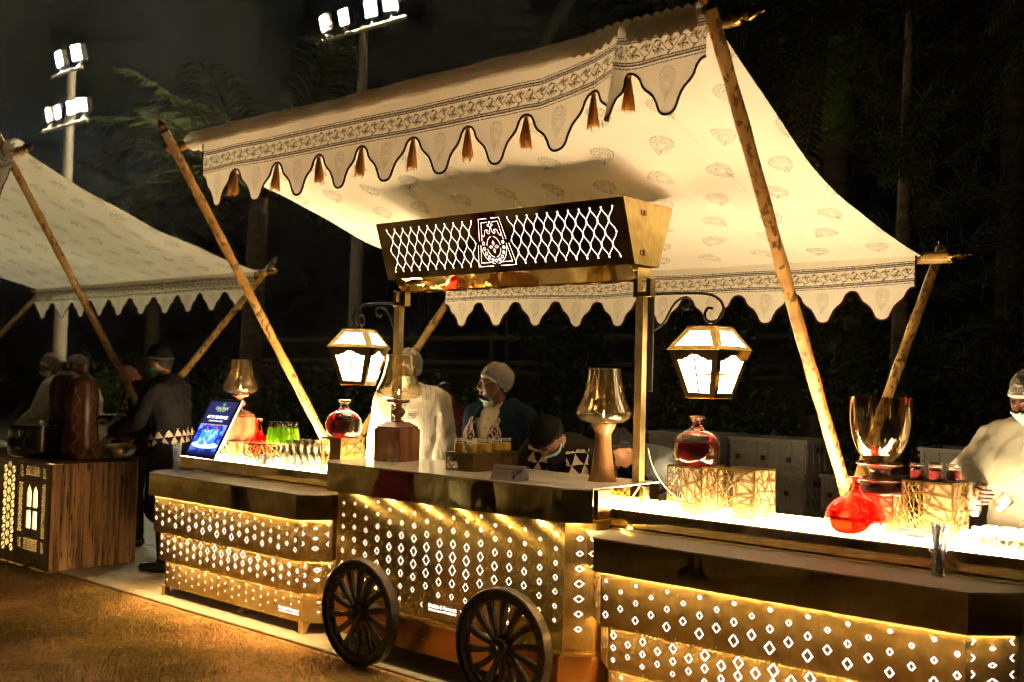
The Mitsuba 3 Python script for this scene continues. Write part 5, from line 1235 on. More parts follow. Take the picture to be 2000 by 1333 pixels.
    def where(s): return [(s.R @ s.H @ [0, 0, 0, 1])[:3].round(3).tolist()] + [(s.R @ np.r_[w, 1])[:3].round(3).tolist() for w in s.sh + s.wr]
    def hd(s, m): m = m.copy(); m.apply_transform(s.H); return m
    def add(s, name, m, mat, smooth=False, uv=None, label=None):
        if isinstance(m, list): m = cat_(m)
        m = m.copy(); m.apply_transform(s.R); return put(s.K, name, m, mat, smooth, uv, label)
    def sub(s, key, name, m, mat, smooth=False):
        m = m.copy(); m.apply_transform(s.R); return put(key, name, m, mat, smooth)
    def hand(s, i, curl):
        w, e = s.wr[i], s.el[i]; d = w - e; d /= np.linalg.norm(d); sg = 1 - 2 * i
        pn = np.cross(d, [0, 0, 1.0]); pn = pn / (np.linalg.norm(pn) + 1e-9) * -sg     # palm faces the body's middle
        a = np.cross(d, pn); a /= np.linalg.norm(a)
        if a[2] < 0: a = -a
        P = lambda x, y, z: w + (d * x + a * y + pn * z) * s.k
        hl = [mf_hull([(P(.0, 0.012, 0), .021), (P(0, -.012, 0), .021), (P(.085, .030, 0), .012), (P(.080, -.032, 0), .012)])]
        for j, (y, L) in enumerate(((.030, .072), (.010, .080), (-.011, .074), (-.031, .058))):
            p = np.array([.080, y, 0.0]); ang = 0.25 + 0.15 * j; pts = [p]
            for f in (.45, .32, .23):
                ang += curl * 0.9 * (1 if f < .4 else .6)
                p = p + L * f * np.array([math.cos(ang), 0, math.sin(ang)]); pts.append(p)
            for q0, q1, r in zip(pts[:-1], pts[1:], (.0095, .0088, .008)):
                hl.append(mf_hull([(P(*q0), r), (P(*q1), r * .92)]))
        t = [np.array([.018, .026, .004]), np.array([.045, .048, .018]), np.array([.072, .050, .036])]
        hl += [mf_hull([(P(*t[0]), .014), (P(*t[1]), .011)]), mf_hull([(P(*t[1]), .0108), (P(*t[2]), .0085)])]
        t = blob(hl, .007, 3)
        return mf_from(t)
    def unp(s, v):
        return s.hip / s.k + ((v / s.k - s.hip / s.k) @ s.RL)
    def garment(s, name, mat, d=.012, sleeves=True, legs=None, seed=1, cut=None, fold=.006, long=0.0):
        hl = s.torso(d * 1.1) + (s.arms(d) if sleeves else [])
        if long: hl.append(mf_hull([(np.array([sg * .085, 0, .95]) * s.k, .122 * s.k + d) for sg in (1, -1)] + [(np.array([sg * .10, 0.0, .95 - long]) * s.k, .13 * s.k + d) for sg in (1, -1)]))
        t = blob(hl, .015, 8)
        v = np.array(t.vertices); n = t.vertex_normals
        f = 0.7 * (meshkit.fbm(v * [13, 13, 5] + seed * 7, 3) - 0.5) + 0.75 * (0.5 - 2 * np.abs(meshkit.fbm(v * [9, 9, 7] + np.c_[v[:, 2], v[:, 0], v[:, 1]] * 4 + seed * 3, 2) - 0.5))
        f2 = np.sin((v[:, 2] * 1.0 + 0.35 * meshkit.noise(v * 8 + seed)) * 70) * 0.0034 * s.armness(v)
        v = v + n * np.maximum(f * fold * 2.6 + f2, -d * .75)[:, None]
        t.vertices = v
        if cut is not None:
            u = s.unp(v); keep = ~cut(u)
            fm = keep[t.faces].all(1); t.update_faces(fm); t.remove_unreferenced_vertices()
        s.g = t
        return s.add(name, t, mat, True)
    def armness(s, v):
        o = np.zeros(len(v))
        for i in (0, 1):
            for A, Bq in ((s.sh[i], s.el[i]), (s.el[i], s.wr[i])):
                ab = Bq - A; tt = np.clip(((v - A) @ ab) / (ab @ ab), 0, 1); o = np.maximum(o, np.exp(-(np.linalg.norm(v - A - tt[:, None] * ab, axis=1) / .075) ** 2))
        return o
    def trousers(s, mat):
        t = blob(s.leg(0, .014) + s.leg(1, .014) + [mf_hull([(np.array([sg * .085, 0, .95]) * s.k, .120 * s.k) for sg in (1, -1)])], .03, 8)
        s.add('trousers', t, mat, True)
    def patch(s, name, mat, test, off=.006, uvs=None, big=False):
        """faces of the last garment where test(unposed) holds, lifted off it"""
        t = s.g.copy(); v = np.array(t.vertices); u = s.unp(v); nn = t.vertex_normals
        fm = test(u)[t.faces].all(1); t.vertices = v + nn * off; t.update_faces(fm); t.remove_unreferenced_vertices()
        if big: t = max(t.split(only_watertight=False), key=lambda q: len(q.faces))
        uu = s.unp(np.array(t.vertices))
        a = np.arctan2(uu[:, 0], uu[:, 1] + (.0 if big else .25)) * (.17 if big else 0.33)
        return s.add(name, t, mat, True, np.stack([a + 5, uu[:, 2]], 1) if uvs else None)
    def cover(s, name, mat, ks, off, seed=0, rough=.004, back=0.0, faces_only=True, top=0.0):
        m = HEAD.copy(); v = np.array(m.vertices); n = v / np.linalg.norm(v, axis=1, keepdims=True)
        th = thr(v[:, 1], ks); mk = np.clip((v[:, 2] - th + .006) / .012, 0, 1)
        up = np.clip((v[:, 2] - th) / .1, 0, 1)
        r = off + rough * (meshkit.fbm(v * 55 + seed, 2) - 0.5) * 2 + back * np.clip(-v[:, 1] / .1, 0, 1) * up + top * up ** 2
        w = v + n * (r * mk - .004 * (1 - mk))[:, None]
        m.vertices = w
        if faces_only: m.update_faces((mk > .5)[m.faces].all(1)); m.remove_unreferenced_vertices()
        s.add(name, s.hd(m), mat, True)
    def hair(s, seed=1, off=.011, curly=0.0):
        s.cover('hair', 'hair', [-.075, -.05, .005, .045, .058, .066], off, seed, .003 + curly, faces_only=False)
    def net(s, seed=1):
        ks = [-.055, -.04, .012, .035, .052, .060]
        s.cover('hairnet', 'hairnet', ks, .014, seed, .006, .022, top=.016)
        m = HEAD.copy(); v = np.array(m.vertices); n = v / np.linalg.norm(v, axis=1, keepdims=True); th = thr(v[:, 1], ks)
        mk = np.exp(-((v[:, 2] - th - .002) / .007) ** 2); m.vertices = v + n * (.016 * np.clip(mk * 1.6, 0, 1) - .004)[:, None]
        s.add('hairnet_band', s.hd(m), 'net_band', True)
    def mask(s, mat, z0=-.104, z1=-.004, off=.012, ear=True, drop=0.0):
        m = HEAD.copy(); v = np.array(m.vertices)
        ax = np.abs(v[:, 0]); md = (v[:, 1] > .012) & (v[:, 2] > z0) & (v[:, 2] < z1 - ax * 0.25)
        rim = np.clip((v[:, 1] - .012) / .03, 0, 1)
        n = v / np.linalg.norm(v, axis=1, keepdims=True)
        w = v + n * (.003 + off * rim)[:, None] + [0, 0, -drop]
        w[:, 1] += .0015 * np.sin(v[:, 2] * 420) * rim
        m.vertices = w; m.update_faces(md[m.faces].all(1)); m.remove_unreferenced_vertices()
        K = s.add('face_mask', s.hd(m), mat, True)
        if ear:
            for sg in (1, -1):
                s.sub(K, 'ear_loop', s.hd(tube(spl([(sg * .064, .022, (z1 - .025 - drop)), (sg * .079, .0, .022), (sg * .084, -.022, .012), (sg * .078, -.012, -.03), (sg * .058, .018, z0 + .016 - drop)], 24), .0016, 5)), 'mask_blue' if mat == 'mask_blue' else mat)
    def cap(s, band=True):
        ks = [.010, .012, .030, .040, .048, .054]
        s.cover('skull_cap', 'black_cloth', ks, .024, 3, .003, top=.030, faces_only=False)
        if band:
            m = HEAD.copy(); v = np.array(m.vertices); n = v / np.linalg.norm(v, axis=1, keepdims=True); th = thr(v[:, 1], ks)
            z = v[:, 2] - th; mk = np.clip((z + .003) / .004, 0, 1) * np.clip((.026 - z) / .004, 0, 1); m.vertices = v + n * (.0285 * mk - .004 * (1 - mk))[:, None]
            s.add('cap_band', s.hd(m), 'brown_cloth', True)
    def collar(s, mat, open_=0.5, r=.066, h=.045):
        a = np.linspace(open_, 2 * np.pi - open_, 30) + np.pi / 2
        k = s.k
        def fn(u, w):
            rr = (r + .010 * np.sin(w * 3.0)) ; base = np.stack([rr * np.cos(u), rr * 1.05 * np.sin(u) + .002, 1.478 + h * np.minimum(w, 1) * 1.0 - .012 * (np.sin(u) > 0) * np.sin(u)], -1)
            out = np.clip(w - 1, 0, 1)[..., None] * np.stack([.016 * np.cos(u), .016 * np.sin(u), -.036 + 0 * u], -1)
            return base + out
        m, _ = grid(fn, a, np.linspace(0, 2, 10))
        v = np.array(m.vertices); m.vertices = (np.array([0, 0, .95]) + (v - [0, 0, .95]) @ s.RL.T) * k
        s.add('collar', m, mat, True)

def on_front(P, pts, off=.004):
    """local (x, z) -> points on the front of the last garment"""
    from scipy.spatial import cKDTree
    v = np.array(P.g.vertices); v = v[P.g.vertex_normals[:, 1] > 0.1]
    t = cKDTree(v[:, [0, 2]]); o = []
    for x, z in pts:
        d, i = t.query([x, z], k=6); o.append([x, v[i, 1].mean() + off, z])
    return np.array(o)

def placket(P, x=0.0, z0=.95, z1=1.42, mat='white_cloth', btn='net_band', n=6):
    zs = np.linspace(z0, z1, 22) * P.k
    pts = on_front(P, [(x, z) for z in zs], .004)
    a, b = pts + [.016, 0, 0], pts - [.016, 0, 0]
    V = np.vstack([a, b, a + [0, .004, 0], b + [0, .004, 0]]); m = len(zs); F = []
    for i in range(m - 1):
        F += [[2 * m + i, 2 * m + i + 1, 3 * m + i], [2 * m + i + 1, 3 * m + i + 1, 3 * m + i], [i, i + 1, 2 * m + i], [i + 1, 2 * m + i + 1, 2 * m + i], [3 * m + i, 3 * m + i + 1, m + i], [3 * m + i + 1, m + i + 1, m + i]]
    K = P.add('placket', trimesh.Trimesh(V, F, process=False), mat, 30)
    for i in np.linspace(2, m - 3, n).astype(int): P.sub(K, 'button', ball(pts[i] + [0, .006, 0], (.007, .004, .007), 1), btn, True)
    return K
def cuffs(P, mat):
    for i in (0, 1):
        d = P.wr[i] - P.el[i]; d /= np.linalg.norm(d)
        P.add('cuff', tube([P.wr[i] - d * .045, P.wr[i] - d * .03, P.wr[i] - d * .004, P.wr[i] - d * .0], [.050, .0535, .052, .040], 18, False), mat, 40)

PI = math.pi
# man in the navy jacket
p = Person('man in navy jacket with embroidered horses and hairnet, looking left behind the cart', -4.45, 5.10, PI - 0.05, 1.70, 0.0, -0.62, 0.03, 'skin_dark', 1.16, ((.24, .16, .95), (-.30, .10, .95)))
p.garment('shirt', 'shirt_white', .010, seed=3, sleeves=False)
p.collar('shirt_white', 0.55, .068, .05)
for z in (1.22, 1.29, 1.36, 1.42): p.add('button', cat_([ball(q, .005, 1) for q in on_front(p, [(0.0, z * p.k)], .004)]), 'hair', True)
p.garment('jacket', 'navy_cloth', .028, seed=4, fold=.012, cut=lambda u: (u[:, 1] > 0.0) & (u[:, 2] > 1.10) & (np.abs(u[:, 0]) < np.clip((u[:, 2] - 1.25) * 0.50, 0, .085)))
hood = [tube(spl([(sg * .075, .085, 1.40), (sg * .115, .055, 1.47), (sg * .105, -.03, 1.515), (sg * .055, -.10, 1.52), (0, -.125, 1.515)], 22) * p.k, np.interp(np.linspace(0, 1, 22), [0, .4, 1], [.014, .030, .040]), 10) for sg in (1, -1)]
p.add('hood', hood, 'navy_cloth', 60)
for sg in (1, -1):
    p.add('drawstring', tube(on_front(p, [(sg * .085, 1.40 * p.k), (sg * .10, 1.33 * p.k), (sg * .125, 1.25 * p.k), (sg * .135, 1.18 * p.k)], .006), .0032, 5), 'net_band', 40)
    st = [[(.10, .05), (.02, .22), (.08, .42), (.25, .58), (.42, .78), (.55, 1.0)], [(.55, 1.0), (.70, .90), (.68, .74), (.84, .66), (1.0, .45), (.95, .25), (.80, .22)], [(.10, .05), (.25, -.02), (.45, .05), (.55, .22), (.62, .40)], [(.30, .56), (.50, .62), (.70, .52), (.78, .34)], [(.36, .66), (.58, .72), (.80, .56), (.90, .36)], [(.22, .46), (.42, .50), (.55, .40), (.60, .28)], [(.45, .80), (.62, .80), (.78, .70)], [(.20, .30), (.28, .36), (.36, .30)], [(.16, .14), (.30, .12), (.42, .20)], [(.62, .40), (.74, .30), (.70, .14), (.58, .10)], [(.50, .90), (.56, .78), (.66, .84)], [(.78, .6), (.9, .6), (.97, .5)]]
    mir = 1 if sg < 0 else 1
    q = [tube(on_front(p, [(sg * (.050 + .115 * a), (1.235 + .19 * b) * p.k) for a, b in spl(c, 14)], .006), .0040, 5) for c in st]
    p.add('embroidered_horse', q, 'cord_white', 40)
    fill = Polygon(spl([(.10, .05), (.02, .22), (.08, .42), (.25, .58), (.42, .72), (.55, .45), (.45, .10), (.10, .05)], 40))
    tri = trimesh.creation.triangulate_polygon(fill.buffer(0), engine='earcut'); 
    fp = on_front(p, [(sg * (.050 + .115 * a), (1.235 + .19 * b) * p.k) for a, b in tri[0]], .0035)
    p.add('embroidered_patch', trimesh.Trimesh(fp, tri[1], process=False), 'horse_brown', True)
p.trousers('trouser_dark'); p.hair(); p.net(2); p.mask('mask_blue', -.104, -.050, .012, True, .030)

# white coat behind the lamp
p = Person('man in white coat and hairnet standing behind the wooden block lamp', -5.25, 5.10, PI + 0.30, 1.80, 0.06, -0.25, 0.22, 'skin_dark', 1.12, ((.26, .12, .92), (-.27, .14, .92)))
p.garment('coat', 'white_cloth', .024, seed=6, fold=.012, long=.18); placket(p); cuffs(p, 'white_cloth'); p.collar('white_cloth', .35, .066, .04)
t = meshkit.text_mesh('CATERERS', .016, .0006, True); q = on_front(p, [(-.10 - .0 * 0, 1.33 * p.k)], .004)[0]
bars = [tube(on_front(p, [(-.05 - .012 * i, (1.345 - .016 * r) * p.k) for i in range(8 - r)], .005), .0028, 5) for r in range(3)]
p.add('chest_print', bars, 'lip', 40)
p.trousers('trouser_dark'); p.hair(); p.net(5); p.mask('mask_blue')

# chef bending over the cart
p = Person('chef in black cap and black and white triangle apron bending over the cart', -3.80, 5.20, PI + 0.18, 1.76, 0.70, -0.26, 1.12, 'skin_mid', 1.18, ((.26, .56, 1.02), (-.24, .58, 1.02)), curl=(.8, .8), roll=-.12, sink=0.12)
p.garment('jacket', 'brown_cloth', .022, seed=8, fold=.010)
p.patch('apron_bib', 'black_cloth', lambda u: (u[:, 1] > 0.03) & (np.abs(u[:, 0]) < .075) & (u[:, 2] < 1.46) & (u[:, 2] > .9), .007)
p.patch('apron_border', 'triangle_print', lambda u: (u[:, 1] > -0.02) & (np.abs(u[:, 0]) >= .055) & (np.abs(u[:, 0]) < .20) & (u[:, 2] > .95) & (u[:, 2] < 1.52), .010, True)
p.trousers('trouser_dark'); p.hair(); p.cap(); p.mask('mask_blue')
em = tube([(x, .1155 - 6 * x * x, .066 + .006 * math.sin(x * 420)) for x in np.linspace(-.022, .022, 26)], .0018, 5); p.add('cap_emblem', p.hd(em), 'brass_plain', 40)

# curly man bending
p = Person('man with black curly hair in grey blue shirt bending down by the brass post', -3.13, 5.58, PI - 0.62, 1.72, 1.08, 0.35, 0.80, 'skin_mid', 1.08, ((.22, .45, .95), (-.20, .50, .95)), roll=.15)
p.garment('shirt', 'grey_blue_cloth', .022, seed=12, fold=.010)
p.patch('shirt_front', 'black_cloth', lambda u: (u[:, 1] > 0.05) & (np.abs(u[:, 0]) < .12), .006)
p.trousers('trouser_dark'); p.hair(4, .020, .012)
cl = []
g = np.random.default_rng(5)
hv = np.array(HEAD.vertices); hv = hv[(hv[:, 2] > thr(hv[:, 1], [-.07, -.045, .01, .05, .064, .07]))]
for k in range(230):
    c = hv[g.integers(len(hv))]; n = c / np.linalg.norm(c); a = np.cross(n, g.standard_normal(3)); a /= np.linalg.norm(a); b = np.cross(n, a)
    t = np.linspace(0, 2 * np.pi * 1.2, 9); r = g.uniform(.004, .008)
    cl.append(tube(c + n * (.020 + .0018 * t[:, None]) + a * r * np.cos(t)[:, None] + b * r * np.sin(t)[:, None], .0017, 4, False))
p.add('curls', cl, 'hair', True)

# right edge worker with jars
p = Person('man in white coat, hairnet and mask holding two small jars at the right end', -1.27, 5.36, PI - 0.20, 1.72, 0.08, -0.10, 0.42, 'skin_dark', 1.12, ((.10, .46, 1.21), (-.26, .40, 1.08)), elbow=((.8, -.2, -.3), (-.8, -.2, -.3)), curl=(.75, .75))
p.garment('coat', 'white_cloth', .026, seed=15, fold=.012, long=.25); placket(p); cuffs(p, 'white_cloth'); p.collar('white_cloth', .35, .066, .04)
p.trousers('trouser_dark'); p.hair(); p.net(7); p.mask('mask_blue')
hw = (p.R @ np.r_[p.wr[0], 1])[:3]; hdv = p.R[:3, :3] @ (p.wr[0] - p.el[0]); hdv /= np.linalg.norm(hdv)
for k, (o, tl) in enumerate((((-.015, -.015, -.045), 0.25), ((.075, .03, -.010), 0.75))):
    jar(('lower', 'upper')[k] + ' small empty jar held in the hand of the right edge worker', 'jars held in the hand', *(hw + hdv * .095 + np.array(o) + [0, 0, -.035]), 0, None, trimesh.transformations.euler_matrix(0.2, tl, 0))

# left stall
p = Person('man in black cap with green mask and triangle waist apron at the crate bar', -7.66, 4.72, PI / 2 + 0.42, 1.82, 0.16, 0.18, 0.20, 'skin_mid', 0.90, ((.14, .48, 1.05), (-.14, .44, 1.08)), curl=(.8, .8))
p.garment('shirt', 'black_cloth', .022, seed=21, fold=.012); cuffs(p, 'black_cloth'); p.collar('white_cloth', 1.6, .064, .035)
p.patch('apron_waist', 'triangle_print', lambda u: (u[:, 2] > 0.985) & (u[:, 2] < 1.105) & (np.abs(u[:, 0]) < .26), .010, True, True)
p.trousers('trouser_dark')
ap = blob([mf_hull([(np.array([sg * .095, .0, .97]) * p.k, .135 * p.k) for sg in (1, -1)] + [(np.array([sg * .11, .03, .50]) * p.k, .135 * p.k) for sg in (1, -1)])], .04, 4); p.add('apron_skirt', ap, 'black_cloth', True)
p.hair(); p.cap(); p.mask('mask_green')
p = Person('man in black with triangle print apron facing forward behind the crate bar', -8.98, 5.15, PI - 0.35, 1.74, 0.04, 0.12, 0.05, 'skin_mid', 1.05, ((.17, .30, 1.16), (-.20, .26, 1.0)), curl=(.8, .6))
p.garment('shirt', 'black_cloth', .020, seed=23)
p.patch('apron', 'triangle_print', lambda u: (u[:, 1] > -0.01) & (np.abs(u[:, 0]) < .19) & (np.abs(u[:, 0]) > np.clip((u[:, 2] - 1.20) * .4, 0, .06)) & (u[:, 2] < 1.50), .008, True)
p.trousers('trouser_dark'); p.hair(); p.cap(False)
herb = thing('herb_bunch', 'small bunch of green herbs in the hand of the apron man', 'herbs')
hp = (p.R @ np.r_[p.wr[0], 1])[:3]; hv_ = p.R[:3, :3] @ (p.wr[0] - p.el[0]); hv_ /= np.linalg.norm(hv_)
hl = []
for k in range(26):
    a = hp + hv_ * .08; d = g.standard_normal(3) * .5 + [0.3, -.3, .5]; d /= np.linalg.norm(d); e = a + d * g.uniform(.04, .09)
    hl += [tube([a, e], .0012, 3, False), ball(e, (.009, .009, .003), 1)]
put(herb, 'sprig', hl, 'leaf_strap', kind='stuff')
p = Person('man in white coat and hairnet, face visible, far left behind the dark jar', -10.47, 5.15, PI - 0.85, 1.76, 0.10, 0.25, 0.35, 'skin_dark', 1.1, ((.24, .35, 1.0), (-.24, .35, 1.0)))
p.garment('coat', 'white_cloth', .024, seed=27, long=.2, fold=.012); placket(p); cuffs(p, 'white_cloth'); p.collar('white_cloth', .3, .066, .04); p.trousers('trouser_dark'); p.hair(); p.net(9); p.mask('mask_blue', off=.010)
p = Person('man in white coat mostly hidden behind the tall carved bottles', -10.25, 5.32, PI - 0.6, 1.75, 0.10, 0.2, 0.35, 'skin_dark', 1.1, ((.24, .30, .95), (-.34, .28, 1.00)))
p.garment('coat', 'white_cloth', .024, seed=29, long=.2, fold=.012); p.trousers('trouser_dark'); p.hair(); p.net(11)
pb, _ = grid(lambda u, v: np.stack([(.15 + .05 * np.sin(u * 3)) * np.sin(v) * np.cos(u), .11 * np.sin(v) * np.sin(u), .15 * np.cos(v)], -1) * (1 + .35 * (meshkit.fbm(np.stack([np.cos(u) * 2, np.sin(u) * 2, v * 2], -1), 3) - .5))[..., None], np.linspace(0, 2 * np.pi, 40), np.linspace(0.02, PI - .02, 24))
pb.apply_translation((-9.30, 4.98, 1.07)); one('plastic_bag', pb, 'frosted', 'puffy white plastic bag held at the crate bar', 'bag', smooth=True)
# dim figure in maroon
p = Person('person in dark maroon top standing in the shade behind the white coat', -6.15, 6.55, PI - 0.4, 1.60, 0.15, 0.3, 0.5, 'skin_dark', 1.1, ((.22, .25, .95), (-.22, .25, .95)))
p.garment('top', 'maroon_cloth', .024, seed=31); p.trousers('trouser_dark'); p.hair()

# guests out on the lawn, mirrored in the polished brass
p = Person('guest in purple dress standing on the lawn, mirrored in the cart band', -7.55, 0.95, 0.9, 1.66, 0.0, 0.2, 0.1, 'skin_mid', 1.0, ((.24, .10, .95), (-.22, .20, 1.05)))
p.garment('dress', 'purple_cloth', .024, seed=41, long=.45, fold=.012); p.hair()
p = Person('guest in dark suit standing on the lawn, mirrored in the cart band', -6.85, 0.45, 0.7, 1.76, 0.0, -0.3, 0.0, 'skin_mid', 1.08, ((.24, .08, .92), (-.24, .10, .92)))
p.garment('jacket', 'navy_cloth', .026, seed=43, fold=.012); p.trousers('trouser_dark'); p.hair()
for n_, x_, y_, rz_, m_, lb in ((0, -4.55, 0.35, 0.3, 'black_cloth', 'guest in black out on the lawn, mirrored in the right table band'), (1, -3.75, -0.6, -0.2, 'white_cloth', 'guest in a white shirt out on the lawn, mirrored in the right table band'), (2, -9.9, 1.2, 1.0, 'horse_brown', 'guest in a rust coloured top far out on the lawn')):
    p = Person(lb, x_, y_, rz_, 1.68 + .03 * n_, 0.0, 0.3 - .3 * n_, 0.05, 'skin_mid', 1.05, ((.24, .10, .95), (-.22, .20, 1.05)))
    p.garment('top', m_, .024, seed=51 + n_, fold=.012); p.trousers('trouser_dark'); p.hair()
K = thing('round_table', 'round table under a white cloth out on the lawn among the chairs', 'table')
put(K, 'tablecloth', grid(lambda u, v: np.stack([(-8.9 + (.75 * np.minimum(v, 1) + (.03 + .05 * np.sin(u * 9)) * np.clip(v - 1, 0, 1)) * np.cos(u)), -2.2 + (.75 * np.minimum(v, 1) + (.03 + .05 * np.sin(u * 9)) * np.clip(v - 1, 0, 1)) * np.sin(u), .74 - .68 * np.clip(v - 1, 0, 1)], -1), np.linspace(0, 2 * PI, 90), np.r_[0.01, .5, 1, 1.2, 1.5, 2])[0], 'napkin', 40)
put(K, 'leg', tube([(-8.9, -2.2, 0.0), (-8.9, -2.2, .72)], .05, 10), 'black_iron')
def chair(x, y, rz, label):
    K = thing('lawn_chair', label, 'chair', 'white chairs out on the lawn')
    def P(m): return xf(m, (x, y, 0.006), rz)
    put(K, 'seat', P(bx(-.22, .22, -.21, .21, .43, .46, .01)), 'chair_white')
    for sx in (-1, 1):
        put(K, 'leg', P(tube([(sx * .20, .19, .43), (sx * .225, .25, 0)], [.02, .015], 8)), 'chair_white', 40); put(K, 'leg', P(tube([(sx * .20, -.19, .43), (sx * .225, -.27, 0)], [.02, .015], 8)), 'chair_white', 40)
        put(K, 'back_post', P(tube(spl([(sx * .20, -.19, .45), (sx * .205, -.23, .68), (sx * .19, -.29, .90)], 10), .016, 8)), 'chair_white', 40)
    for z, y_ in ((.62, -.22), (.74, -.245), (.87, -.28)): put(K, 'back_slat', P(bx(-.19, .19, y_ - .008, y_ + .008, z - .035, z + .035, .006)), 'chair_white')
for x, y, r, w in ((-8.6, -0.9, 0.4, 'nearest the guest in the dark suit'), (-9.6, -1.5, -0.3, 'second from the dark suited guest'), (-10.5, -1.0, 0.9, 'furthest from the stalls'), (-7.4, -1.6, 2.6, 'turned away from the stalls'), (-5.2, -1.2, 0.2, 'straight in front of the cart')):
    chair(x, y, r, f'white slatted chair on the lawn, {w}')
# ------------------------------------------------------------------ background
def flood_pole(label, x, y, zs, rows, r):
    K = thing('floodlight_pole', label, 'floodlight', 'floodlight poles behind the stalls')
    top = max(z for z, *_ in rows) + 0.1
    q = put(K, 'pole', tube([(x, y, -0.03), (x, y, zs), (x, y, zs + 0.02), (x, y, top)], [r, r * 0.95, r * 0.8, r * 0.62], 18), 'pole_paint', 40)
    ax = np.array([1.0, 0.0, 0]); fwd = np.array([0.0, -1.0, 0])
    for z, offs, col, sz, tilt in rows:
        half = max(abs(o) for o in offs) + 0.2
        put(K, 'cross_arm', tube([np.array([x, y, z]) - ax * half + fwd * 0.1, np.array([x, y, z]) + ax * half + fwd * 0.1], 0.035, 10), 'pole_paint', 40)
        for i, o in enumerate(offs):
            yaw = (i - (len(offs) - 1) / 2) * 0.22
            f2 = np.array([fwd[0] * math.cos(yaw) - fwd[1] * math.sin(yaw), fwd[0] * math.sin(yaw) + fwd[1] * math.cos(yaw), 0])
            n = f2 * math.cos(tilt) - Z_ * math.sin(tilt); u = np.cross(Z_, n); u /= np.linalg.norm(u); v = np.cross(n, u)
            c = np.array([x, y, z + 0.32]) + ax * o + fwd * 0.12
            m, _ = panel(sbox(-sz, -sz, sz, sz).buffer(0.02), c, u, v, 0.12); h = put(K, 'lamp_head', m, 'black_iron')
            put(h, 'lens', rect(c - u * sz * .92 - v * sz * .92 + n * 0.004, u * sz * 1.84, v * sz * 1.84), 'acrylic', emitter=emit(col, 0.5))
            put(h, 'yoke', tube([c - n * 0.06 - v * (sz + .02), np.array([x, y, z]) + ax * o + fwd * 0.1], 0.025, 8), 'pole_paint')
flood_pole('tall floodlight pole with four warm lamps rising behind the canopy', -13.88, 12.0, 6.3, [(7.72, (-0.98, -0.42, 0.30, 0.80), FLOOD_W, 0.135, 0.25)], 0.115)
flood_pole('floodlight pole at left with two cool lamps above four warm ones', -20.55, 10.0, 5.0, [(7.65, (-0.30, 0.42), FLOOD_C, 0.15, 0.25), (6.55, (-0.70, -0.28, 0.30, 0.72), FLOOD_W, 0.125, 0.2)], 0.13)

def frond(n_leaf, L, droop, wid, g, up):
    """a feather palm frond along +x from the origin"""
    t = np.linspace(0, 1, 16)
    z = L * (up * t - droop * t ** 2.2); x = L * t * (1 - 0.15 * t * droop)
    rach = np.stack([x, 0 * t, z], 1)
    ms = [tube(rach, np.interp(t, [0, 1], [0.03, 0.006]), 4, False)]
    V, F = [], []
    for k in range(n_leaf):
        s = 0.12 + 0.88 * (k + 0.5) / n_leaf
        p = np.array([np.interp(s, t, rach[:, i]) for i in range(3)]); tg = np.array([np.interp(min(s + .05, 1), t, rach[:, i]) for i in range(3)]) - p; tg /= np.linalg.norm(tg)
        for sg in (-1, 1):
            ll = wid * (math.sin(math.pi * min(1, s * 0.92 + 0.06)) ** 0.6) * g.uniform(.8, 1.1)
            d = tg * .75 + np.array([0, sg * 1.0, 0]) + np.array([0, 0, g.uniform(-.1, .25)]); d /= np.linalg.norm(d)
            m = p + d * ll * .55 + [0, 0, -.02 * ll]; e = p + d * ll + np.array([0, 0, -.30 * ll])
            w = tg * 0.022
            b = len(V); V += [p - w * .5, p + w * .5, m + w * .8, m - w * .8, e]; F += [[b, b + 1, b + 2], [b, b + 2, b + 3], [b + 3, b + 2, b + 4]]
    ms.append(trimesh.Trimesh(V, F, process=False)); return cat_(ms)
def palm(label, x, y, h, L, n, seed, r=0.16, droop=0.75, shaft=False, dry=0):
    K = thing('palm_tree', label, 'palm tree', 'palms standing in the dark behind the stalls')
    g = np.random.default_rng(seed)
    hz = np.linspace(-0.03, h, 30); cx = 0.15 * np.sin(hz / h * 1.4); rr = r * (1.25 - 0.35 * hz / h) + 0.012 * (np.arange(30) % 2)
    put(K, 'trunk', tube(np.stack([x + cx, y + 0 * hz, hz], 1), rr, 14), 'trunk', 40)
    top = np.array([x + cx[-1], y, h])
    if shaft:
        hs = np.linspace(0, 1.5, 12); put(K, 'crownshaft', tube(np.stack([top[0] + 0 * hs, top[1] + 0 * hs, h + hs], 1), r * np.interp(hs, [0, .3, 1.5], [1.1, 1.2, .7]), 16), 'crownshaft', 40); top = top + [0, 0, 1.5]
    fr = []
    for k in range(n):
        el = g.uniform(0.05, 1.5) ** 1.0; az = k * 2.39996 + g.uniform(-.25, .25)
        f = frond(46, L * g.uniform(.85, 1.1), droop * g.uniform(.7, 1.25), L * 0.24, g, math.sin(el) * 1.15)
        f.apply_transform(trimesh.transformations.rotation_matrix(g.uniform(-.5, .5), [1, 0, 0])); f.apply_transform(trimesh.transformations.rotation_matrix(az, [0, 0, 1])); f.apply_translation(top); fr.append(f)
    put(K, 'crown', fr, 'palm_leaf')
    if dry:
        fr = []
        for k in range(dry):
            f = frond(40, L * g.uniform(.6, .8), 1.3, L * 0.20, g, -0.15); f.apply_transform(trimesh.transformations.rotation_matrix(k * 2.4, [0, 0, 1])); f.apply_translation(top - [0, 0, .15]); fr.append(f)
        put(K, 'dry_skirt', fr, 'dry_frond')
palm('feather palm behind the gap between the two canopies', -14.3, 10.1, 4.5, 3.0, 34, 1, droop=0.55)
palm('dark palm behind the light pole at left', -24.0, 14.0, 5.2, 2.6, 22, 2)
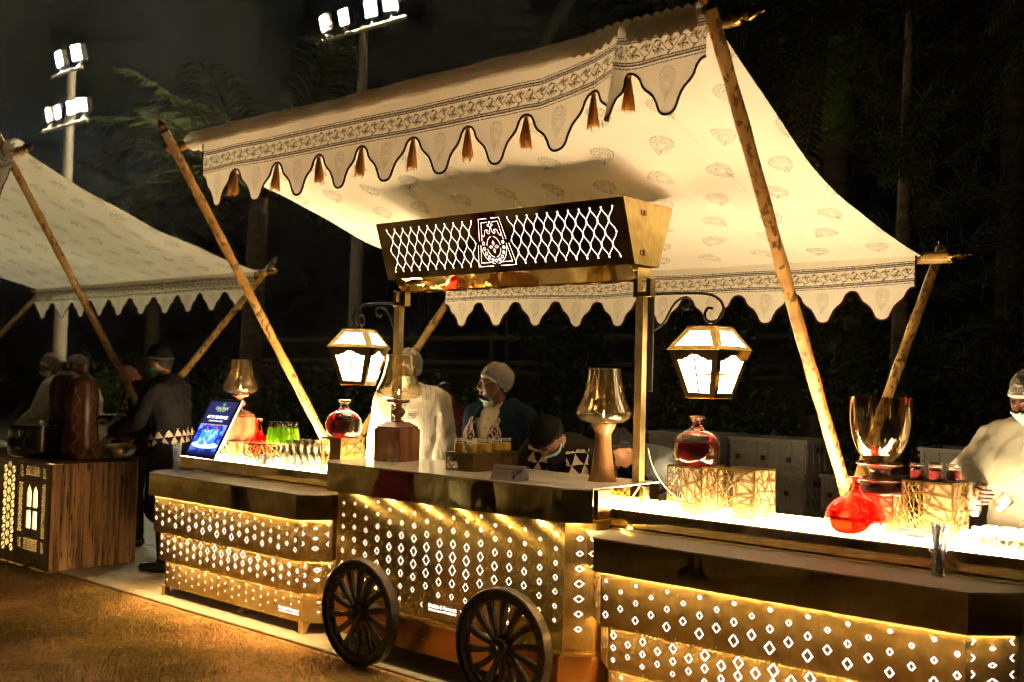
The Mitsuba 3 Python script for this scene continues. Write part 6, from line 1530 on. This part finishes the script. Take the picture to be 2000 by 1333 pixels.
palm('drooping palm above the middle of the big canopy', -9.0, 14.0, 7.4, 2.8, 24, 3, droop=1.1, dry=10)
palm('tall palm with bright green crownshaft right of the canopy', -6.15, 14.0, 5.1, 2.9, 24, 4, r=0.19, droop=1.15, shaft=True, dry=6)
palm('shaggy palm hanging in at the upper right edge', -1.6, 11.5, 5.2, 2.4, 22, 5, droop=1.25, dry=12)
palm('palm in the dark right of the green shafted one', -4.2, 15.5, 7.6, 2.8, 22, 6, droop=1.1, dry=10)

def leaf_cloud(c, rad, n, size, g):
    d = g.standard_normal((n, 3)); d /= np.linalg.norm(d, axis=1, keepdims=True)
    cl = g.uniform(.45, 1.0, n) ** .5
    p = np.asarray(c) + d * cl[:, None] * rad * (0.75 + .5 * (meshkit.noise(d * 2.2 + c[0]) ))[:, None]
    a = g.standard_normal((n, 3)); a[:, 2] -= .3; a /= np.linalg.norm(a, axis=1, keepdims=True)
    b = np.cross(a, g.standard_normal((n, 3))); b /= np.linalg.norm(b, axis=1, keepdims=True)
    s = size * g.uniform(.6, 1.3, n)[:, None]
    V = np.stack([p, p + a * s * .5 + b * s * .22, p + a * s, p + a * s * .5 - b * s * .22], 1).reshape(-1, 3)
    i = np.arange(n)[:, None] * 4
    return trimesh.Trimesh(V, np.vstack([i + [0, 1, 2], i + [0, 2, 3]]), process=False)
def shrub(label, x, y, z, r, n, size, seed, name='shrub', mat='leaf_dark'):
    K = thing(name, label, 'shrub', 'dark shrubs along the back hedge'); g = np.random.default_rng(seed)
    put(K, 'foliage', [leaf_cloud((x + g.uniform(-.5, .5) * r[0], y + g.uniform(-.3, .3) * r[1], z + g.uniform(-.3, .4) * r[2]), np.array(r) * .62, n // 5, size, g) for _ in range(5)], mat)
    for k in range(4): put(K, 'stem', tube([(x + .05 * k, y, -.03), (x + g.uniform(-.3, .3) * r[0], y, z)], [.025, .012], 6), 'trunk', 40)
for i, x in enumerate(np.arange(-21, 5, 1.9)):
    shrub('dense dark shrub in the hedge behind the stalls', x, 10.6 + 0.5 * math.sin(i * 2.1), 0.9, (1.25, .8, 1.05 + .25 * math.sin(i * 3)), 1500, .12, 40 + i)
for i, x in enumerate(np.arange(-9.6, 0, 2.3)):
    shrub('taller ragged shrub in front of the pale rails', x, 12.6, 1.9, (1.1, .7, 1.3), 1100, .15, 70 + i)

def strap_plant(label, x, y, n, L, seed):
    K = thing('strap_leaf_plant', label, 'plant', 'strap leaf plants behind the left table'); g = np.random.default_rng(seed)
    for k in range(n):
        a = g.uniform(0, 6.28); el = g.uniform(.7, 1.4); ll = L * g.uniform(.6, 1.1); t = np.linspace(0, 1, 9)
        r = ll * (np.cos(el) * t + .35 * t ** 2); z = ll * (np.sin(el) * t - .40 * t ** 2.5)
        c = np.stack([x + r * math.cos(a), y + r * math.sin(a), z], 1); s = np.array([-math.sin(a), math.cos(a), 0]); w = (.035 * np.sin(np.pi * np.clip(t * .9 + .08, 0, 1)))[:, None]
        V = np.stack([c - s * w, c + s * w], 1).reshape(-1, 3); i = np.arange(8)[:, None] * 2
        put(K, 'leaf', trimesh.Trimesh(V, np.vstack([i + [0, 1, 3], i + [0, 3, 2]]), process=False), 'leaf_strap')
for i, (x, y) in enumerate([(-8.3, 7.4), (-7.6, 7.7), (-9.3, 7.6), (-6.8, 7.6), (-8.9, 8.3), (-10.4, 7.8), (-12.2, 7.4), (-6.1, 8.0)]):
    strap_plant(['strap leaf plant right behind the menu screen', 'strap leaf plant behind the green bottles', 'strap leaf plant behind the black capped man', 'strap leaf plant behind the left lantern', 'strap leaf plant further back by the light pole', 'strap leaf plant between the two workers at the crate bar', 'strap leaf plant far left behind the wooden bottles', 'strap leaf plant behind the white coat'][i], x, y, 16, 1.05, 90 + i)
# conifer seen right
def pine(label, x, y, h, seed):
    K = thing('pine_tree', label, 'tree'); g = np.random.default_rng(seed)
    put(K, 'trunk', tube([(x, y, -.03), (x + .1, y, h)], [.12, .03], 10), 'trunk', 40)
    V, F = [], []
    for z in np.arange(1.6, h, .42):
        n = 6
        for k in range(n):
            a = g.uniform(0, 6.28); L = (h - z) * .28 + .35; d = np.array([math.cos(a), math.sin(a), .25])
            for q in np.linspace(.15, 1, 12):
                p = np.array([x + .1 * z / h, y, z]) + d * L * q
                for _ in range(7):
                    e = d * .8 + g.standard_normal(3) * .7; e /= np.linalg.norm(e); w = np.cross(e, g.standard_normal(3)); w *= .008 / np.linalg.norm(w); b = len(V)
                    V += [p - w, p + w, p + e * .26]; F.append([b, b + 1, b + 2])
    put(K, 'crown', trimesh.Trimesh(V, F, process=False), 'palm_leaf')
pine('thin dark conifer in the gloom right of the canopy', -3.75, 10.2, 5.6, 3)
# fence rails, wall
K = thing('fence', 'pale two rail fence in the dark behind the hedge', 'fence')
for z in (2.49, 1.98):
    put(K, 'rail', bx(-22, 2, 15.98, 16.06, z - .045, z + .045, .01), 'rail_paint')
for i, x in enumerate(np.arange(-21.5, 2, 2.4)): put(K, 'post', bx(x - .05, x + .05, 16.07, 16.17, -.03, 2.6, .01), 'rail_paint')
W = thing('garden_wall', 'stained plaster wall standing in the dark behind the fence', 'wall')
put(W, 'wall', bx(-24, 6, 17.0, 17.3, -.03, 1.75, .02), 'wall_plaster'); put(W, 'coping', bx(-24, 6, 16.95, 17.35, 1.752, 1.83, .02), 'rail_paint')
K = thing('pillar', 'pale square pillar behind the right end of the canopy', 'pillar')
put(K, 'shaft', bx(-5.75, -5.30, 13.2, 13.65, -.03, 3.3, .02), 'wall_plaster'); put(K, 'block', bx(-5.80, -5.25, 13.15, 13.70, 2.75, 3.35, .02), 'rail_paint')
for i, (x, y, z, r) in enumerate(((-19.0, 22.0, 7.0, .10), (-2.3, 18.0, 2.35, .05))):
    K = thing('distant_lamp', ('tiny bluish lamp glowing far off between the canopies', 'tiny white lamp glimmering at right between the trees')[i], 'lamp', None)
    put(K, 'bulb', ball((x, y, z), r, 2), 'acrylic', True, emitter=emit((9, 12, 13), .02)); put(K, 'post', tube([(x, y, -.03), (x, y, z - r)], .04, 8), 'pole_paint')
# grass blades on the lawn
g = np.random.default_rng(77); n = 60000
P = np.c_[g.uniform(-10.5, -2.0, n), 4.03 - np.abs(g.normal(0, 1.35, n))]
dens = meshkit.fbm(np.c_[P * 1.1, np.full(n, 1.5)], 3); P = P[(dens + g.normal(0, .07, n) > .50) & (P[:, 1] > .8)]; n = len(P)
a = g.uniform(0, 6.28, n); gr = np.clip((meshkit.fbm(np.c_[P * 1.1, np.full(n, 1.5)], 3) - .45) * 5, 0, 1); hh = g.uniform(.008, .024, n) + .022 * gr * g.random(n); ln = g.uniform(.006, .026, n); w = .0022
b = np.c_[P, np.full(n, -.004)]; s = np.c_[-np.sin(a), np.cos(a), 0 * a] * w; e = b + np.c_[np.cos(a) * ln, np.sin(a) * ln, hh + .006]
one('grass', trimesh.Trimesh(np.stack([b - s, b + s, e], 1).reshape(-1, 3), np.arange(3 * n).reshape(-1, 3), process=False), 'grass_blade', 'short dry grass blades scattered over the worn lawn', 'grass', kind='stuff')

# ------------------------------------------------------------------ night haze round the lamps
scene['haze_medium'] = {'type': 'homogeneous', 'albedo': {'type': 'rgb', 'value': [0.95, 0.95, 0.95]}, 'sigma_t': 0.0004, 'phase': {'type': 'hg', 'g': 0.93}}
scene['haze'] = {'type': 'cube', 'to_world': I4().translate([-20.0, 85.0, 10.75]).scale([160.0, 150.0, 13.0]), 'bsdf': {'type': 'null'}, 'interior': {'type': 'ref', 'id': 'haze_medium'}}
labels['haze'] = {'label': 'thin night haze that glows round the floodlights', 'category': 'haze', 'kind': 'stuff'}
scene['camera']['medium'] = {'type': 'ref', 'id': 'haze_medium'}
